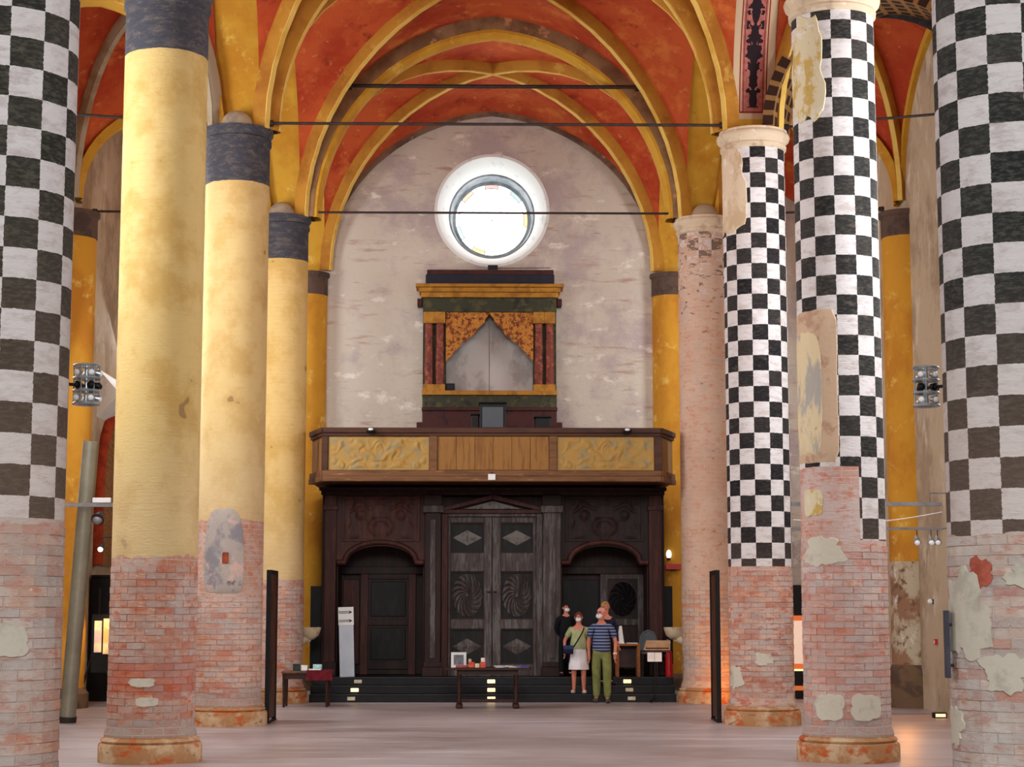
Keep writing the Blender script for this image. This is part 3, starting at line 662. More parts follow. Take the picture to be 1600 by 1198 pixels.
# carcass: side walls, roof
bp('side_wall', 503, 508, 770, FL, .1, 4.2, m_wood); bp('side_wall', 1034, 1039, 770, FL, .1, 4.2, m_wood)
bp('porch_roof', 503, 1039, 762, 768, .0, 4.2, m_wood)
bp('cornice', 499, 1042, 761, 766, -.14, .1, m_wood); bp('cornice', 502, 1039, 766, 773, -.08, .1, m_wood)
for u0, u1 in ((508, 526), (1014, 1034)):
    bp('corner_post', u0, u1, 773, FL, -.04, .16, m_woodred); bp('corner_capital', u0 - 2, u1 + 2, 790, 797, -.07, .1, m_woodred); bp('corner_base', u0 - 2, u1 + 2, 1034, FL, -.07, .1, m_wood)
def relief(u0, u1, v0, v1, y, amp, m, parent, name='carved_panel', sc=2.2, nu=56, nv=30, EL=B):
    x0, z1 = EL(u0, v0); x1, z0 = EL(u1, v1)
    def P(a, b):
        x, z = x0 + (x1 - x0) * a, z0 + (z1 - z0) * b; xm = abs(a - .5) * (x1 - x0)
        q = mnoise.noise(Vector((xm * sc * 1.6, z * sc * 1.6, y))) * 2.2
        h = sin((xm * sc * 4.6 + q * 2.2)) * cos(z * sc * 4.2 + q * 1.7)
        e = min(1, min(a, 1 - a) * 14, min(b, 1 - b) * 9)
        return (x, y - amp * e * max(-.3, h), z)
    o = MB().grid(P, nu, nv).build(name, m, parent, ang=80); return o
for side, (u0, u1) in enumerate(((526, 664), (876, 1014))):     # side bays: panel, arch, recess with a door
    uc = (u0 + u1) / 2; hw = (u1 - u0) / 2
    # front board with arched cut-out
    out = [(u0, 773), (u0, 878), (uc - hw * .74, 878)] + [(uc + hw * .74 * sin(a), 878 - 25 * cos(a)) for a in [radians(-90 + 10 * i) for i in range(1, 18)]] + [(uc + hw * .74, 878), (u1, 878), (u1, 773)]
    n_ = len(out); top = [B(*p) for p in out]
    b = MB()
    # split into quads along the arch for a clean shape
    arc = out[2:-2]
    up = [(p[0], 773) for p in arc]
    for i in range(len(arc) - 1):
        q = [B(*up[i]), B(*up[i + 1]), B(*arc[i + 1]), B(*arc[i])]; b.prism(q, YW + .02, YW + .10)
    for (a_, c_) in ((u0, arc[0][0]), (arc[-1][0], u1)): R(b, a_, c_, 773, 878, YW + .02, YW + .10)
    b.build('arch_board', m_woodred if side == 0 else m_wood, porch, smooth=False)
    mid = [Vector((B(*p)[0], YW + .0, B(*p)[1])) for p in [(uc - hw * .98, 879), (uc - hw * .80, 879)] + [(uc + hw * .80 * sin(a), 877 - 30 * cos(a)) for a in [radians(-84 + 12 * i) for i in range(15)]] + [(uc + hw * .80, 879), (uc + hw * .98, 879)]]
    MB().tube(mid, .055, 8).build('arch_moulding', m_woodred, porch, ang=60)
    for v0, v1 in ((775, 779), (842, 846)): bp('panel_frame', u0 + 8, u1 - 8, v0, v1, -.01, .03, m_woodred if side == 0 else m_wood, .006)
    for a_, c_ in ((u0 + 8, u0 + 12), (u1 - 12, u1 - 8)): bp('panel_frame', a_, c_, 779, 842, -.01, .03, m_woodred if side == 0 else m_wood, .006)
    relief(u0 + 12, u1 - 12, 779, 842, YW + .012, .035, m_wood if side else m_woodred, porch)
    # recess
    bp('recess_cheek', u0, u0 + 3, 860, FL, .1, 1.0, m_wood); bp('recess_cheek', u1 - 3, u1, 860, FL, .1, 1.0, m_wood)
    bp('recess_back', u0, u1, 850, FL, 1.0, 1.06, m_wood)
    bp('lintel', u0 + 3, u1 - 3, 884, 896, .86, 1.0, m_wood)
    dl = ((u0 + 34, u1 - 16), (u0 + 66, u1 + 0))[side]
    d = bp('side_door', dl[0], dl[1], 896, FL, .92, 1.0, m_wood)
    for a_, c_ in ((dl[0], dl[0] + 12), (dl[1] - 12, dl[1])): bp('door_stile', a_, c_, 896, FL, .87, .93, m_woodred if side == 0 else m_doorgrey, .006, d)
    for v0, v1 in ((896, 904), (968, 978), (1036, 1048)): bp('door_rail', dl[0] + 12, dl[1] - 12, v0, v1, .88, .93, m_wood if side == 0 else m_doorgrey, .006, d)
    if side == 0:
        bp('door_panel', dl[0] + 16, dl[1] - 16, 908, 964, .90, .93, m_doordark, .012, d); bp('door_panel', dl[0] + 16, dl[1] - 16, 982, 1033, .90, .93, m_doordark, .012, d)
        bp('fixed_panel', u0 + 6, dl[0] - 2, 905, 1040, .94, 1.0, m_woodred)
    else:
        bp('fixed_panel', u0 + 6, dl[0] - 2, 905, 1040, .94, 1.0, m_doordark)
# pilasters beside the main door
for u0, u1 in ((664, 690), (848, 876)):
    bp('pilaster', u0, u1, 801, 1036, -.16, .1, m_wood if u0 < 700 else m_doorgrey, .02); bp('pilaster_capital', u0 - 3, u1 + 3, 790, 801, -.2, .1, m_doorgrey)
    bp('pilaster_capital', u0 - 1, u1 + 1, 773, 790, -.17, .1, m_wood); bp('pilaster_base', u0 - 3, u1 + 3, 1042, FL, -.2, .1, m_wood); bp('pilaster_base', u0 - 1, u1 + 1, 1034, 1042, -.18, .1, m_wood)
    bp('pilaster_strip', u0 + 9, u1 - 9, 812, 1028, -.18, -.15, m_doorgrey, .006)
# pediment
def pol(pts, y0, y1): return MB().prism([B(*p) for p in pts], YW + y0, YW + y1)
pol([(690, 801), (690, 775), (848, 775), (848, 801)], .02, .1).build('entablature', m_wood, porch, bevel=.01)
for s_ in (-1, 1):
    pts = [(770, 772), (770 + s_ * 90, 796), (770 + s_ * 90, 802), (770, 780)]
    pol(pts if s_ < 0 else pts[::-1], -.12, .02).build('raking_cornice', m_woodred, porch, bevel=.01)
pol([(688, 802), (852, 802), (852, 796), (688, 796)], -.10, .02).build('pediment_base', m_woodred, porch, bevel=.008)
pol([(724, 795), (816, 795), (770, 782)], -.06, .02).build('tympanum', m_diamond, porch, bevel=.012)
# main double door
def pinwheel(u0, u1, v0, v1, y, parent, m, nb=16):
    (xa, za), (xb, zb) = B(u0, v1), B(u1, v0); cx, cz = (xa + xb) / 2, (za + zb) / 2; hx, hz = (xb - xa) / 2, (zb - za) / 2
    b = MB()
    for k in range(nb):
        vs = []; fs = []; st = 7
        for i in range(st + 1):
            q = i / st; th = 2 * pi * k / nb + 1.0 * q; rr = .10 + .88 * q
            hwid = (2 * pi / nb) * .46
            for dth, dy in ((-hwid, 0), (hwid * .35, -.045 * (.3 + q)), (hwid, 0)):
                vs.append((cx + hx * rr * cos(th + dth), y + dy, cz + hz * rr * sin(th + dth)))
        for i in range(st):
            a = i * 3; fs += [(a, a + 3, a + 4, a + 1), (a + 1, a + 4, a + 5, a + 2)]
        vs_c = len(vs); fs.append((st * 3, st * 3 + 2, st * 3 + 1)); b.add(vs, fs)
    b.ell((cx, y - .01, cz), hx * .12, .03, hz * .12, 10, 6)
    return b.build('pinwheel_carving', m, parent, ang=20)
def diamond(u0, u1, v0, v1, y, parent, m, h=.05):
    (xa, za), (xb, zb) = B(u0, v1), B(u1, v0); cx, cz = (xa + xb) / 2, (za + zb) / 2
    return MB().add([(xa, y, cz), (cx, y, za), (xb, y, cz), (cx, y, zb), (cx, y - h, cz)], [(0, 1, 4), (1, 2, 4), (2, 3, 4), (3, 0, 4), (3, 2, 1, 0)]).build('diamond_boss', m, parent, smooth=False)
bp('door_frame', 690, 700, 802, FL, -.04, .12, m_woodred); bp('door_frame', 838, 848, 802, FL, -.04, .12, m_doorgrey); bp('door_frame', 700, 838, 802, 807, -.04, .12, m_doorgrey)
for s_, (u0, u1) in enumerate(((700, 768.5), (769.5, 838))):
    leaf = bp('door_leaf', u0, u1, 807, FL, .10, .16, m_doordark)
    st = ((u0, u0 + 4), (u1 - 12, u1)) if s_ == 0 else ((u0, u0 + 13), (u1 - 5, u1))
    for a_, c_ in st: bp('door_stile', a_, c_, 807, FL, .02, .11, m_doorgrey, .008, leaf)
    a_, c_ = st[0][1], st[1][0]
    for v0, v1 in ((807, 816), (864, 893), (968, 983), (1038, FL)): bp('door_rail', a_, c_, v0, v1, .03, .11, m_doorgrey, .008, leaf)
    for v0, v1 in ((816, 864), (893, 968), (983, 1038)):     # thin moulding round each sunk panel
        for q in ((a_, c_, v0, v0 + 2), (a_, c_, v1 - 2, v1), (a_, a_ + 2, v0 + 2, v1 - 2), (c_ - 2, c_, v0 + 2, v1 - 2)): bp('panel_moulding', *q, .06, .11, m_wood, 0, leaf)
    uc = (a_ + c_) / 2
    diamond(uc - 23, uc + 23, 828, 852, YW + .10, leaf, m_diamond); pinwheel(a_ + 2, c_ - 2, 896, 965, YW + .095, leaf, m_doorgrey); diamond(uc - 23, uc + 23, 998, 1023, YW + .10, leaf, m_doorgrey, .04)
    (x_, z_) = B(768 + (5 if s_ else -4), 925); MB().lathe([(.0, z_ - .02), (.03, z_ - .015), (.035, z_), (.03, z_ + .015), (0, z_ + .02)], x_, YW - .0, 12).build('door_knob', m_iron, leaf)
# right side door carries a pinwheel too
for o in [c for c in porch.children if c.name.startswith('side_door')][1:]:
    pinwheel(956, 1000, 908, 964, YW + .915, o, m_doordark, 12)

# choir gallery
def G(u, v): return -2.99 + (u - 505) * .012144, 5.16 - (v - 668) * .01214
m_gal = layered('brown_gallery_wood', C(122, 84, 54), [(C(102, 68, 42), 3, .45, .62, (.4, 1, 3)), (C(160, 114, 74), 6, .58, .7, (.4, 1, 3))], .6)
m_galdark = layered('dark_brown_gallery_rail', C(82, 50, 34), [(C(66, 40, 30), 3, .45, .62, (.4, 1, 3))], .55)
m_galpanel = layered('plain_ochre_gallery_panel', C(150, 106, 54), [(C(128, 86, 44), 4, .45, .62, (4, 1, .4))], .6)
m_galcarve = layered('painted_carved_gallery_panel', C(178, 142, 78), [(C(158, 140, 100), 5, .5, .6, (1, 1, 1)), (C(196, 132, 58), 6, .58, .68, (1, 1, 1)), (C(150, 132, 92), 9, .62, .72, (1, 1, 1))], .65)
gal = thing('choir_gallery', 'brown wooden choir gallery with carved panels across the back of the nave', 'gallery', (.235, 34.3, 4.14))
YG = 34.3; XA, XB = -2.99, 3.41; PL, PR = (-3.30, 35.25), (3.75, 35.25)
def slab(z0, z1, e, m, name):
    pts = [(XA - e, YG - e), (XB + e, YG - e), (PR[0] + e, PR[1]), (3.66, YB - .02), (-3.26, YB - .02), (PL[0] - e, PL[1])]
    n_ = len(pts); MB().add([(x, y, z0) for x, y in pts] + [(x, y, z1) for x, y in pts], [tuple(range(n_ - 1, -1, -1)), tuple(range(n_, 2 * n_))] + [(i, (i + 1) % n_, (i + 1) % n_ + n_, i + n_) for i in range(n_)]).build(name, m, gal, bevel=.01)
slab(4.18, 4.24, 0, m_galdark, 'gallery_floor')
def rail_seg(p, q, z0, z1, t0, t1, m, name, bev=.01):
    p, q = Vector((*p, 0)), Vector((*q, 0)); d = (q - p).normalized(); nrm = Vector((d.y, -d.x, 0))
    vs = [p - nrm * t1, q - nrm * t1, q + nrm * t0, p + nrm * t0]
    b = MB().add([(v.x, v.y, z0) for v in vs] + [(v.x, v.y, z1) for v in vs], [(0, 1, 2, 3), (7, 6, 5, 4), (1, 0, 4, 5), (2, 1, 5, 6), (3, 2, 6, 7), (0, 3, 7, 4)])
    return b.build(name, m, gal, bevel=bev)
segs = [((XA, YG), (XB, YG)), (PL, (XA, YG)), ((XB, YG), PR)]
for p, q in segs:
    rail_seg(p, q, 5.06, 5.16, .05, .09, m_galdark, 'top_rail'); rail_seg(p, q, 5.00, 5.06, .02, .07, m_galdark, 'top_moulding')
    rail_seg(p, q, 4.24, 4.35, .035, .07, m_gal, 'bottom_rail'); rail_seg(p, q, 4.14, 4.24, .05, .07, m_gal, 'bottom_moulding'); rail_seg(p, q, 4.24, 5.02, -.02, .06, m_galpanel, 'parapet_board', 0)
for u0, u1 in ((503, 513), (671, 683), (858, 870), (1022, 1034)):
    x0, _ = G(u0, 0); x1, _ = G(u1, 0); box(x0, x1, YG - .03, YG + .05, 4.35, 5.0).build('stile', m_galdark if u0 in (503, 1022) else m_gal, gal, bevel=.01)
relief(514, 670, 683, 734, YG + .005, .030, m_galcarve, gal, sc=3.6, nu=120, nv=32, EL=G)
relief(871, 1021, 683, 734, YG + .005, .030, m_galcarve, gal, sc=3.6, nu=120, nv=32, EL=G)
x0, _ = G(684, 0); x1, _ = G(857, 0)
for k in range(6): box(x0 + (x1 - x0) * k / 6 + .004, x0 + (x1 - x0) * (k + 1) / 6 - .004, YG + .0, YG + .03, 4.36, 4.99).build('plain_plank', m_galpanel, gal, bevel=.004)
# things on the gallery front
m_black = simple('matt_black_metal', C(13, 13, 15), C(20, 20, 22), 9, .5)
m_white = simple('white_paint', C(236, 236, 234), C(224, 224, 222), 5, .5)
m_lens = simple('white_lens', C(250, 250, 248), C(240, 240, 238), 5, .25)
for u, w_ in ((580, 'left'), (979, 'right')):
    x, z = G(u, 672)
    t = thing('gallery_spotlight', 'small black spotlight on the gallery rail above the %s carved panel' % w_, 'spotlight', (x, YG - .05, z), 'spotlights on the gallery rail')
    MB().ell((x, YG - .13, z - .02), .085, .07, .065, 14, 10).build('housing', m_black, t); MB().ell((x, YG - .18, z + .0), .05, .03, .03, 12, 8).build('lens', m_lens, t)
    box(x - .015, x + .015, YG - .12, YG - .045, z - .01, z + .02).build('bracket', m_black, t)
x, z = G(768, 745)
t = thing('small_sign', 'small white plate under the middle of the gallery', 'sign', (x, YG - .06, z)); box(x - .07, x + .07, YG - .075, YG - .055, z - .06, z + .055).build('plate', m_white, t, bevel=.006); box(x - .02, x + .02, YG - .07, YG - .052, z + .05, z + .09).build('hook', m_iron, t)
# organ console and boxes standing on the gallery
def gbox(label, cat, name, u0, u1, v0, y, dep):
    s_ = y / 39.9; f = lambda u: (-1.28 + (u - 662) * .01422) * s_; x0, x1 = f(u0), f(u1); z1 = 1.771 + (8.29 - 1.771 - (v0 - 488) * .0143) * s_
    t = thing(name, label, cat, ((x0 + x1) / 2, y, 4.24)); box(x0, x1, y, y + dep, 4.24, z1).build('case', m_black, t, bevel=.02)
    box(x0 - .02, x1 + .02, y - .02, y + dep, z1, z1 + .03).build('lid', m_black, t, bevel=.008); return t, x0, x1, z1
t, x0, x1, z1 = gbox('black organ console standing behind the gallery parapet', 'organ console', 'organ_console', 750, 790, 630, 37.2, .6)
box(x0 + .05, x1 - .05, 37.17, 37.2, z1 - .5, z1 - .08).build('music_desk', simple('blue_black_panel', C(32, 40, 56), rough=.4), t)
gbox('low black case left of the organ console on the gallery', 'case', 'storage_case', 737, 749, 648, 37.3, .4)
gbox('low black case right of the organ console on the gallery', 'case', 'storage_case', 836, 860, 652, 37.3, .4)

# organ case on the west wall
def O(u, v): return -1.28 + (u - 662) * .01422, 8.29 - (v - 488) * .0143
m_gold = layered('dull_gold_paint', C(178, 122, 36), [(C(150, 98, 28), 4, .45, .62, (1, 1, 1)), (C(206, 156, 66), 8, .6, .7, (1, 1, 1))], .5)
m_redmarble = layered('red_marbled_paint', C(122, 56, 42), [(C(160, 84, 60), 7, .5, .6, (1, 1, 1)), (C(84, 38, 34), 5, .52, .64, (1, 1, 1))], .5)
m_greenpaint = layered('dark_green_frieze', C(58, 58, 42), [(C(84, 78, 48), 6, .5, .62, (1, 1, 1)), (C(40, 40, 36), 5, .55, .66, (1, 1, 1))], .6)
m_bluebox = layered('blue_black_board', C(34, 38, 52), [(C(46, 42, 50), 4, .5, .62, (1, 1, 1))], .6)
m_maroon = layered('maroon_board', C(72, 36, 34), [(C(52, 28, 30), 4, .5, .62, (1, 1, 1))], .6)
m_drape = layered('gilded_lace_carving', C(196, 128, 50), [(C(120, 58, 34), 13, .48, .56, (1, 1, 1)), (C(226, 172, 84), 17, .6, .68, (1, 1, 1))], .5, .03, 22)
m_greyback = layered('grey_plaster_back', C(190, 186, 184), [(C(160, 154, 152), 1.6, .45, .62, (1, 1, .7))], .9)
organ = thing('organ_case', 'gilded organ case frame on the back wall below the round window', 'organ case', (.19, 39.9, 4.24))
def ob(name, u0, u1, v0, v1, y0, y1, m, bevel=.01, parent=organ):
    x0, z1 = O(u0, v0); x1, z0 = O(u1, v1); return box(x0, x1, y0, y1, z0, z1).build(name, m, parent, bevel=bevel)
YO = 39.72
ob('top_box', 665, 866, 430, 449, YO + .02, YB - .02, m_bluebox); ob('top_board', 667, 865, 422, 430, YO + .06, YB - .02, m_maroon)
ob('cornice', 650, 880, 447, 452, YO - .20, YB - .02, m_gold); ob('cornice', 655, 875, 452, 459, YO - .13, YB - .02, m_gold); ob('cornice', 658, 872, 459, 467, YO - .07, YB - .02, m_gold)
for s_ in (650, 868): ob('cornice_return', s_ + 2, s_ + 10, 467, 478, YO + .1, YB - .02, m_maroon)
ob('frieze', 661, 869, 467, 489, YO, YB - .02, m_greenpaint)
for u0 in (663, 680, 834, 851):
    ob('pilaster_capital', u0 - 1, u0 + 16, 489, 507, YO - .02, YO + .2, m_gold); ob('pilaster_base', u0 - 1, u0 + 16, 602, 616, YO - .02, YO + .2, m_gold)
    x0, z1 = O(u0 + 7.5, 507); _, z0 = O(u0, 602); MB().lathe([(.092, z0), (.098, z0 + .3), (.086, z1)], x0, YO + .10, 18).build('column', m_redmarble, organ)
ob('side_jamb', 661, 697, 489, 616, YO + .20, YB - .02, m_greenpaint, 0); ob('side_jamb', 833, 869, 489, 616, YO + .20, YB - .02, m_greenpaint, 0)
ob('back_board', 697, 764, 489, 612, YB - .06, YB - .02, m_greyback, .004); ob('back_board', 765, 833, 489, 612, YB - .06, YB - .02, m_greyback, .004)
edge = [(697, 489), (765, 489), (764, 493), (758, 500), (757, 505), (750, 511), (744, 517), (741, 524), (733, 529), (727, 536), (722, 535), (719, 542), (713, 548), (708, 552), (706, 558), (700, 562), (697, 566)]
for s_ in (0, 1):
    e = edge if s_ == 0 else [(1530 - u, v) for u, v in reversed(edge)]
    pts = [O(u, v) for u, v in e]
    MB().prism(list(reversed(pts)), YO + .06, YO + .12).build('gilded_spandrel', m_drape, organ, smooth=False)
ob('sill', 660, 870, 612, 619, YO - .05, YB - .02, m_gold); ob('lower_frieze', 661, 869, 619, 638, YO, YB - .02, m_greenpaint); ob('lower_moulding', 660, 870, 638, 643, YO - .04, YB - .02, m_maroon)
ob('base', 661, 869, 643, 771, YO, YB - .02, m_maroon); ob('base_ledge', 652, 878, 660, 771, YO + .12, YB - .02, m_maroon)
x, z = O(704, 612); t = thing('small_black_box', 'small black box in the lower left corner of the organ opening', 'box', (x, 39.9, z)); box(x - .10, x + .10, 39.78, 39.95, z + .002, z + .17).build('case', m_black, t, bevel=.01); box(x - .06, x + .06, 39.765, 39.78, z + .04, z + .12).build('front_grille', m_bluebox, t)
x, z = O(770, 417); t = thing('window_bracket', 'small dark blue block under the round window', 'bracket', (x, 40.1, z)); box(x - .11, x + .11, 39.95, 40.17, z - .07, z + .07).build('block', m_bluebox, t, bevel=.01); MB().tube([(x + .1, 40.12, z + .03), (x + 1.3, 40.12, z + .04)], .006, 6).build('cable', m_iron, t)

# ------------------------------------------------------------------ furniture and fittings near the porch
m_tablewood = simple('very_dark_table_wood', C(44, 26, 22), C(62, 36, 28), 6, .45)
m_deskwood = simple('orange_brown_desk_wood', C(166, 102, 54), C(140, 82, 42), 6, .5, stretch=(1, 1, 4))
t = thing('long_table', 'dark wooden table with leaflets in the middle of the nave', 'table', (.135, 32.85, 0))
x0, x1, y0, y1 = -.645, .915, 32.55, 33.2
pts = [(x0 + .03, .715), (x0, .70), (x0 + .06, .675), (x1 - .06, .675), (x1, .70), (x1 - .03, .715)]
MB().prism(pts, y0, y1).build('tabletop', m_tablewood, t, bevel=.006)
box(x0 + .25, x1 - .25, y0 + .10, y0 + .13, .59, .675).build('apron', m_tablewood, t); box(x0 + .25, x1 - .25, y1 - .13, y1 - .10, .59, .675).build('apron', m_tablewood, t)
for xc in (-.38, .63):
    for yc in (y0 + .14, y1 - .14): MB().lathe([(.035, .08), (.045, .12), (.028, .18), (.042, .34), (.026, .48), (.04, .56), (.04, .675)], xc, yc, 14).build('leg', m_tablewood, t)
    box(xc - .06, xc + .06, y0 + .02, y1 - .02, .0, .08).build('foot', m_tablewood, t, bevel=.025)
box(-.36, .61, 32.86, 32.90, .10, .16).build('stretcher', m_tablewood, t, bevel=.008)
ZT = .716
t = thing('picture_frame', 'white picture frame standing on the dark middle table', 'picture frame', (-.39, 32.72, ZT))
def frame_front(cx, y, z0, w_, h, b, m, parent, name='frame'):
    q = MB(); q.box(cx - w_ / 2, cx + w_ / 2, y, y + .03, z0, z0 + b); q.box(cx - w_ / 2, cx + w_ / 2, y, y + .03, z0 + h - b, z0 + h)
    q.box(cx - w_ / 2, cx - w_ / 2 + b, y, y + .03, z0 + b, z0 + h - b); q.box(cx + w_ / 2 - b, cx + w_ / 2, y, y + .03, z0 + b, z0 + h - b); return q.build(name, m, parent)
frame_front(-.39, 32.70, ZT, .27, .27, .045, m_white, t); box(-.48, -.30, 32.715, 32.722, ZT + .045, ZT + .225).build('picture', simple('grey_photo', C(120, 120, 132), C(70, 76, 80), 8, .3), t)
MB().tube([(-.39, 32.73, ZT + .2), (-.39, 32.85, ZT + .005)], .008, 6).build('easel_back', m_white, t)
m_red = simple('red_card', C(206, 58, 44), C(226, 110, 84), 30, .5); m_cream = simple('cream_card', C(236, 214, 180), C(226, 196, 150), 20, .5)
def small_box(label, cat, name, cx, y, z, w_, d, h, m, lid=None):
    t = thing(name, label, cat, (cx, y, z)); box(cx - w_ / 2, cx + w_ / 2, y - d / 2, y + d / 2, z + .001, z + h).build('body', m, t, bevel=.006)
    if lid: box(cx - w_ / 2 - .004, cx + w_ / 2 + .004, y - d / 2 - .004, y + d / 2 + .004, z + h, z + h + .012).build('lid', lid, t)
small_box('flat dark red box in front of the white picture frame', 'box', 'card_box', -.34, 32.62, ZT, .20, .08, .045, simple('dark_red_card', C(150, 40, 50), C(190, 90, 90), 30, .5))
small_box('red box nearest the white picture frame', 'box', 'card_box', -.165, 32.68, ZT, .11, .10, .085, m_red, m_red)
small_box('cream box between two red boxes on the table', 'box', 'card_box', -.06, 32.64, ZT, .08, .08, .075, m_cream)
small_box('red box beside the white pillar candle', 'box', 'card_box', .04, 32.66, ZT, .10, .10, .09, m_red, m_red)
def cyl(label, cat, name, x, y, z, r, h, m, cap=None):
    t = thing(name, label, cat, (x, y, z)); MB().lathe([(r * .92, z + .001), (r, z + .02), (r, z + h - .01), (r * .9, z + h)], x, y, 16).build('body', m, t)
    if cap: MB().lathe([(r * .25, z + h - .002), (r * .15, z + h + .025)], x, y, 8).build('wick', cap, t)
cyl('thick white pillar candle on the middle table', 'candle', 'pillar_candle', .045, 32.78, ZT, .040, .17, m_white, m_iron)
cyl('thin pale candle beside the white picture frame', 'candle', 'pillar_candle', -.19, 32.80, ZT, .028, .15, m_cream, m_iron)
for k, (x, y, rz, col_, lb) in enumerate(((.32, 32.72, .2, C(226, 232, 236), 'white leaflet left of the teal leaflet'), (.42, 32.84, -.3, C(150, 190, 200), 'teal leaflet at the back of the middle table'),
                                  (.54, 32.70, .5, C(238, 240, 240), 'white leaflet right of the teal leaflet'), (.66, 32.76, -.2, C(130, 140, 190), 'pale violet leaflet on the middle table'), (.78, 32.70, .1, C(90, 96, 160), 'blue leaflet at the right end of the middle table'))):
    b = box(-.07, .07, -.10, .10, 0, .012); ca, sa = cos(rz), sin(rz); b.v = [(x + p[0] * ca - p[1] * sa, y + p[0] * sa + p[1] * ca, ZT + .001 + p[2] + (.02 * (p[1] > 0))) for p in b.v]
    tag(b.build('leaflet', simple('leaflet_paper_%s' % 'abcde'[k], col_, rough=.5)), lb, 'leaflet', 'leaflets on the middle table')
# table at the foot of the farthest ochre column
t = thing('side_table', 'dark side table half under a burgundy cloth at the farthest ochre column', 'table', (-3.1, 33.3, 0))
box(-3.58, -2.68, 33.05, 33.6, .60, .645).build('tabletop', simple('brown_tabletop', C(120, 66, 34), C(70, 40, 26), 4, .4), t, bevel=.008); box(-3.54, -2.72, 33.08, 33.57, .50, .60).build('apron', m_tablewood, t)
for xx in (-3.53, -2.76):
    for yy in (33.1, 33.54): MB().lathe([(.022, 0), (.026, .3), (.032, .60)], xx, yy, 10).build('leg', m_tablewood, t)
b = MB()
def cl(a, c):
    s_ = a * 1.0; x = -3.13 + .47 * a
    if c < .3: y, z = 33.03 - .012 * sin(a * 20) * (1 - c / .3), .48 + .17 * (c / .3)
    else: y, z = 33.03 + (c - .3) / .7 * .58, .655
    return (x, y, z)
o = b.grid(cl, 24, 10).build('burgundy_cloth', simple('burgundy_cloth_fabric', C(112, 26, 36), C(86, 20, 30), 6, .9))
tag(o, 'burgundy cloth over the right half of the side table', 'tablecloth')
small_box('dark green box on the side table', 'box', 'card_box', -3.33, 33.3, .646, .12, .12, .10, simple('dark_green_card', C(40, 62, 56), rough=.5), m_black)
small_box('white box on the side table', 'box', 'card_box', -3.18, 33.25, .646, .11, .1, .085, m_white, m_lens)
small_box('teal box on the burgundy cloth', 'box', 'card_box', -2.95, 33.3, .656, .16, .12, .10, simple('pale_teal_card', C(130, 180, 180), C(190, 220, 220), 20, .5))
small_box('flat white paper stack on the burgundy cloth', 'paper stack', 'paper_stack', -2.98, 33.14, .656, .22, .12, .025, m_white)
# direction sign on the steps platform
PZ = .452
t = thing('direction_sign', 'white and grey direction pylon with two black arrows before the left side door', 'sign', (-2.57, 35.5, PZ)); t.rotation_euler = (0, radians(-1.8), 0)
m_pylon = simple('pale_grey_pylon', C(196, 204, 214), C(184, 192, 204), 2, .5)
def lb(b, nm, m, par=None):
    q = bpy.data.objects.new(nm, b.mesh(nm, m, Vector((0, 0, 0)))); COL.objects.link(q); q.parent = par or t; return q
lb(box(-.14, .14, -.04, .04, 0, .99), 'grey_post', m_pylon); pw = lb(box(-.148, .148, -.046, .046, .99, 1.335), 'white_head', m_white)
for z in (1.07, 1.235):
    b = MB(); yf = -.05
    for dz in (-.013, .013): b.box(-.14, .08, yf, yf + .004, z + dz - .006, z + dz + .006)
    b.prism([(.06, z - .035), (.125, z), (.06, z + .035), (.075, z)], yf, yf + .004)
    lb(b, 'arrow', m_black, pw)
# desk, chairs, lectern at the right side door
t = thing('reception_desk', 'small orange brown desk beside the right side door', 'desk', (2.9, 35.62, .45))
DT = 1.08
box(2.62, 3.09, 35.48, 35.80, DT - .04, DT).build('tabletop', m_deskwood, t, bevel=.006)
for xx in (2.65, 3.06):
    for yy in (35.51, 35.77): box(xx - .03, xx + .03, yy - .025, yy + .025, .45, DT - .04).build('leg', m_deskwood, t, bevel=.004)
box(2.68, 3.03, 35.78, 35.79, .62, DT - .04).build('back_panel', m_tablewood, t)
t = thing('paper_cone', 'tall white tapering paper stand on the orange brown desk', 'display stand', (2.72, 35.6, DT)); MB().lathe([(.075, DT + .001), (.07, DT + .03), (.045, DT + .2), (.028, DT + .34), (0, DT + .345)], 2.72, 35.62, 14).build('cone', m_white, t); box(2.64, 2.80, 35.55, 35.69, DT + .001, DT + .012).build('base', m_white, t)
small_box('thin stack of white papers on the orange brown desk', 'paper stack', 'paper_stack', 2.94, 35.62, DT, .22, .18, .018, m_white)
m_greyplastic = simple('grey_chair_plastic', C(92, 96, 100), C(78, 82, 86), 4, .5)
t = thing('grey_chair', 'grey chair with a rounded back behind the music stand', 'chair', (3.33, 35.66, .45))
def backshell(cx, y, z0, z1, w_, dep):
    b = MB(); return b.grid(lambda a, c: (cx + (a - .5) * w_ * sqrt(max(0, 1 - max(0, (c - .3) / .7) ** 2.5)), y + dep * cos((a - .5) * 2.2) , z0 + (z1 - z0) * c), 14, 12)
o = backshell(3.27, 35.68, .94, 1.33, .36, .06).build('backrest', m_greyplastic, t); sm = o.modifiers.new('thickness', 'SOLIDIFY'); sm.thickness = .02
box(3.11, 3.43, 35.40, 35.76, .88, .92).build('seat', m_greyplastic, t, bevel=.015)
for xx in (3.13, 3.41):
    for yy in (35.42, 35.73): MB().tube([(xx, yy, .45), (xx, yy, .88)], .012, 8).build('leg', m_iron, t)
t = thing('music_stand', 'black music stand with a white sheet in front of the steps', 'music stand', (3.28, 34.5, 0))
MB().tube([(3.27, 34.5, .03), (3.28, 34.5, .98)], .014, 10).build('pole', m_black, t)
for a in (0, 2.1, 4.2): MB().tube([(3.27, 34.5, .10), (3.27 + .17 * cos(a), 34.5 + .17 * sin(a), .012)], .010, 8).build('foot', m_black, t)
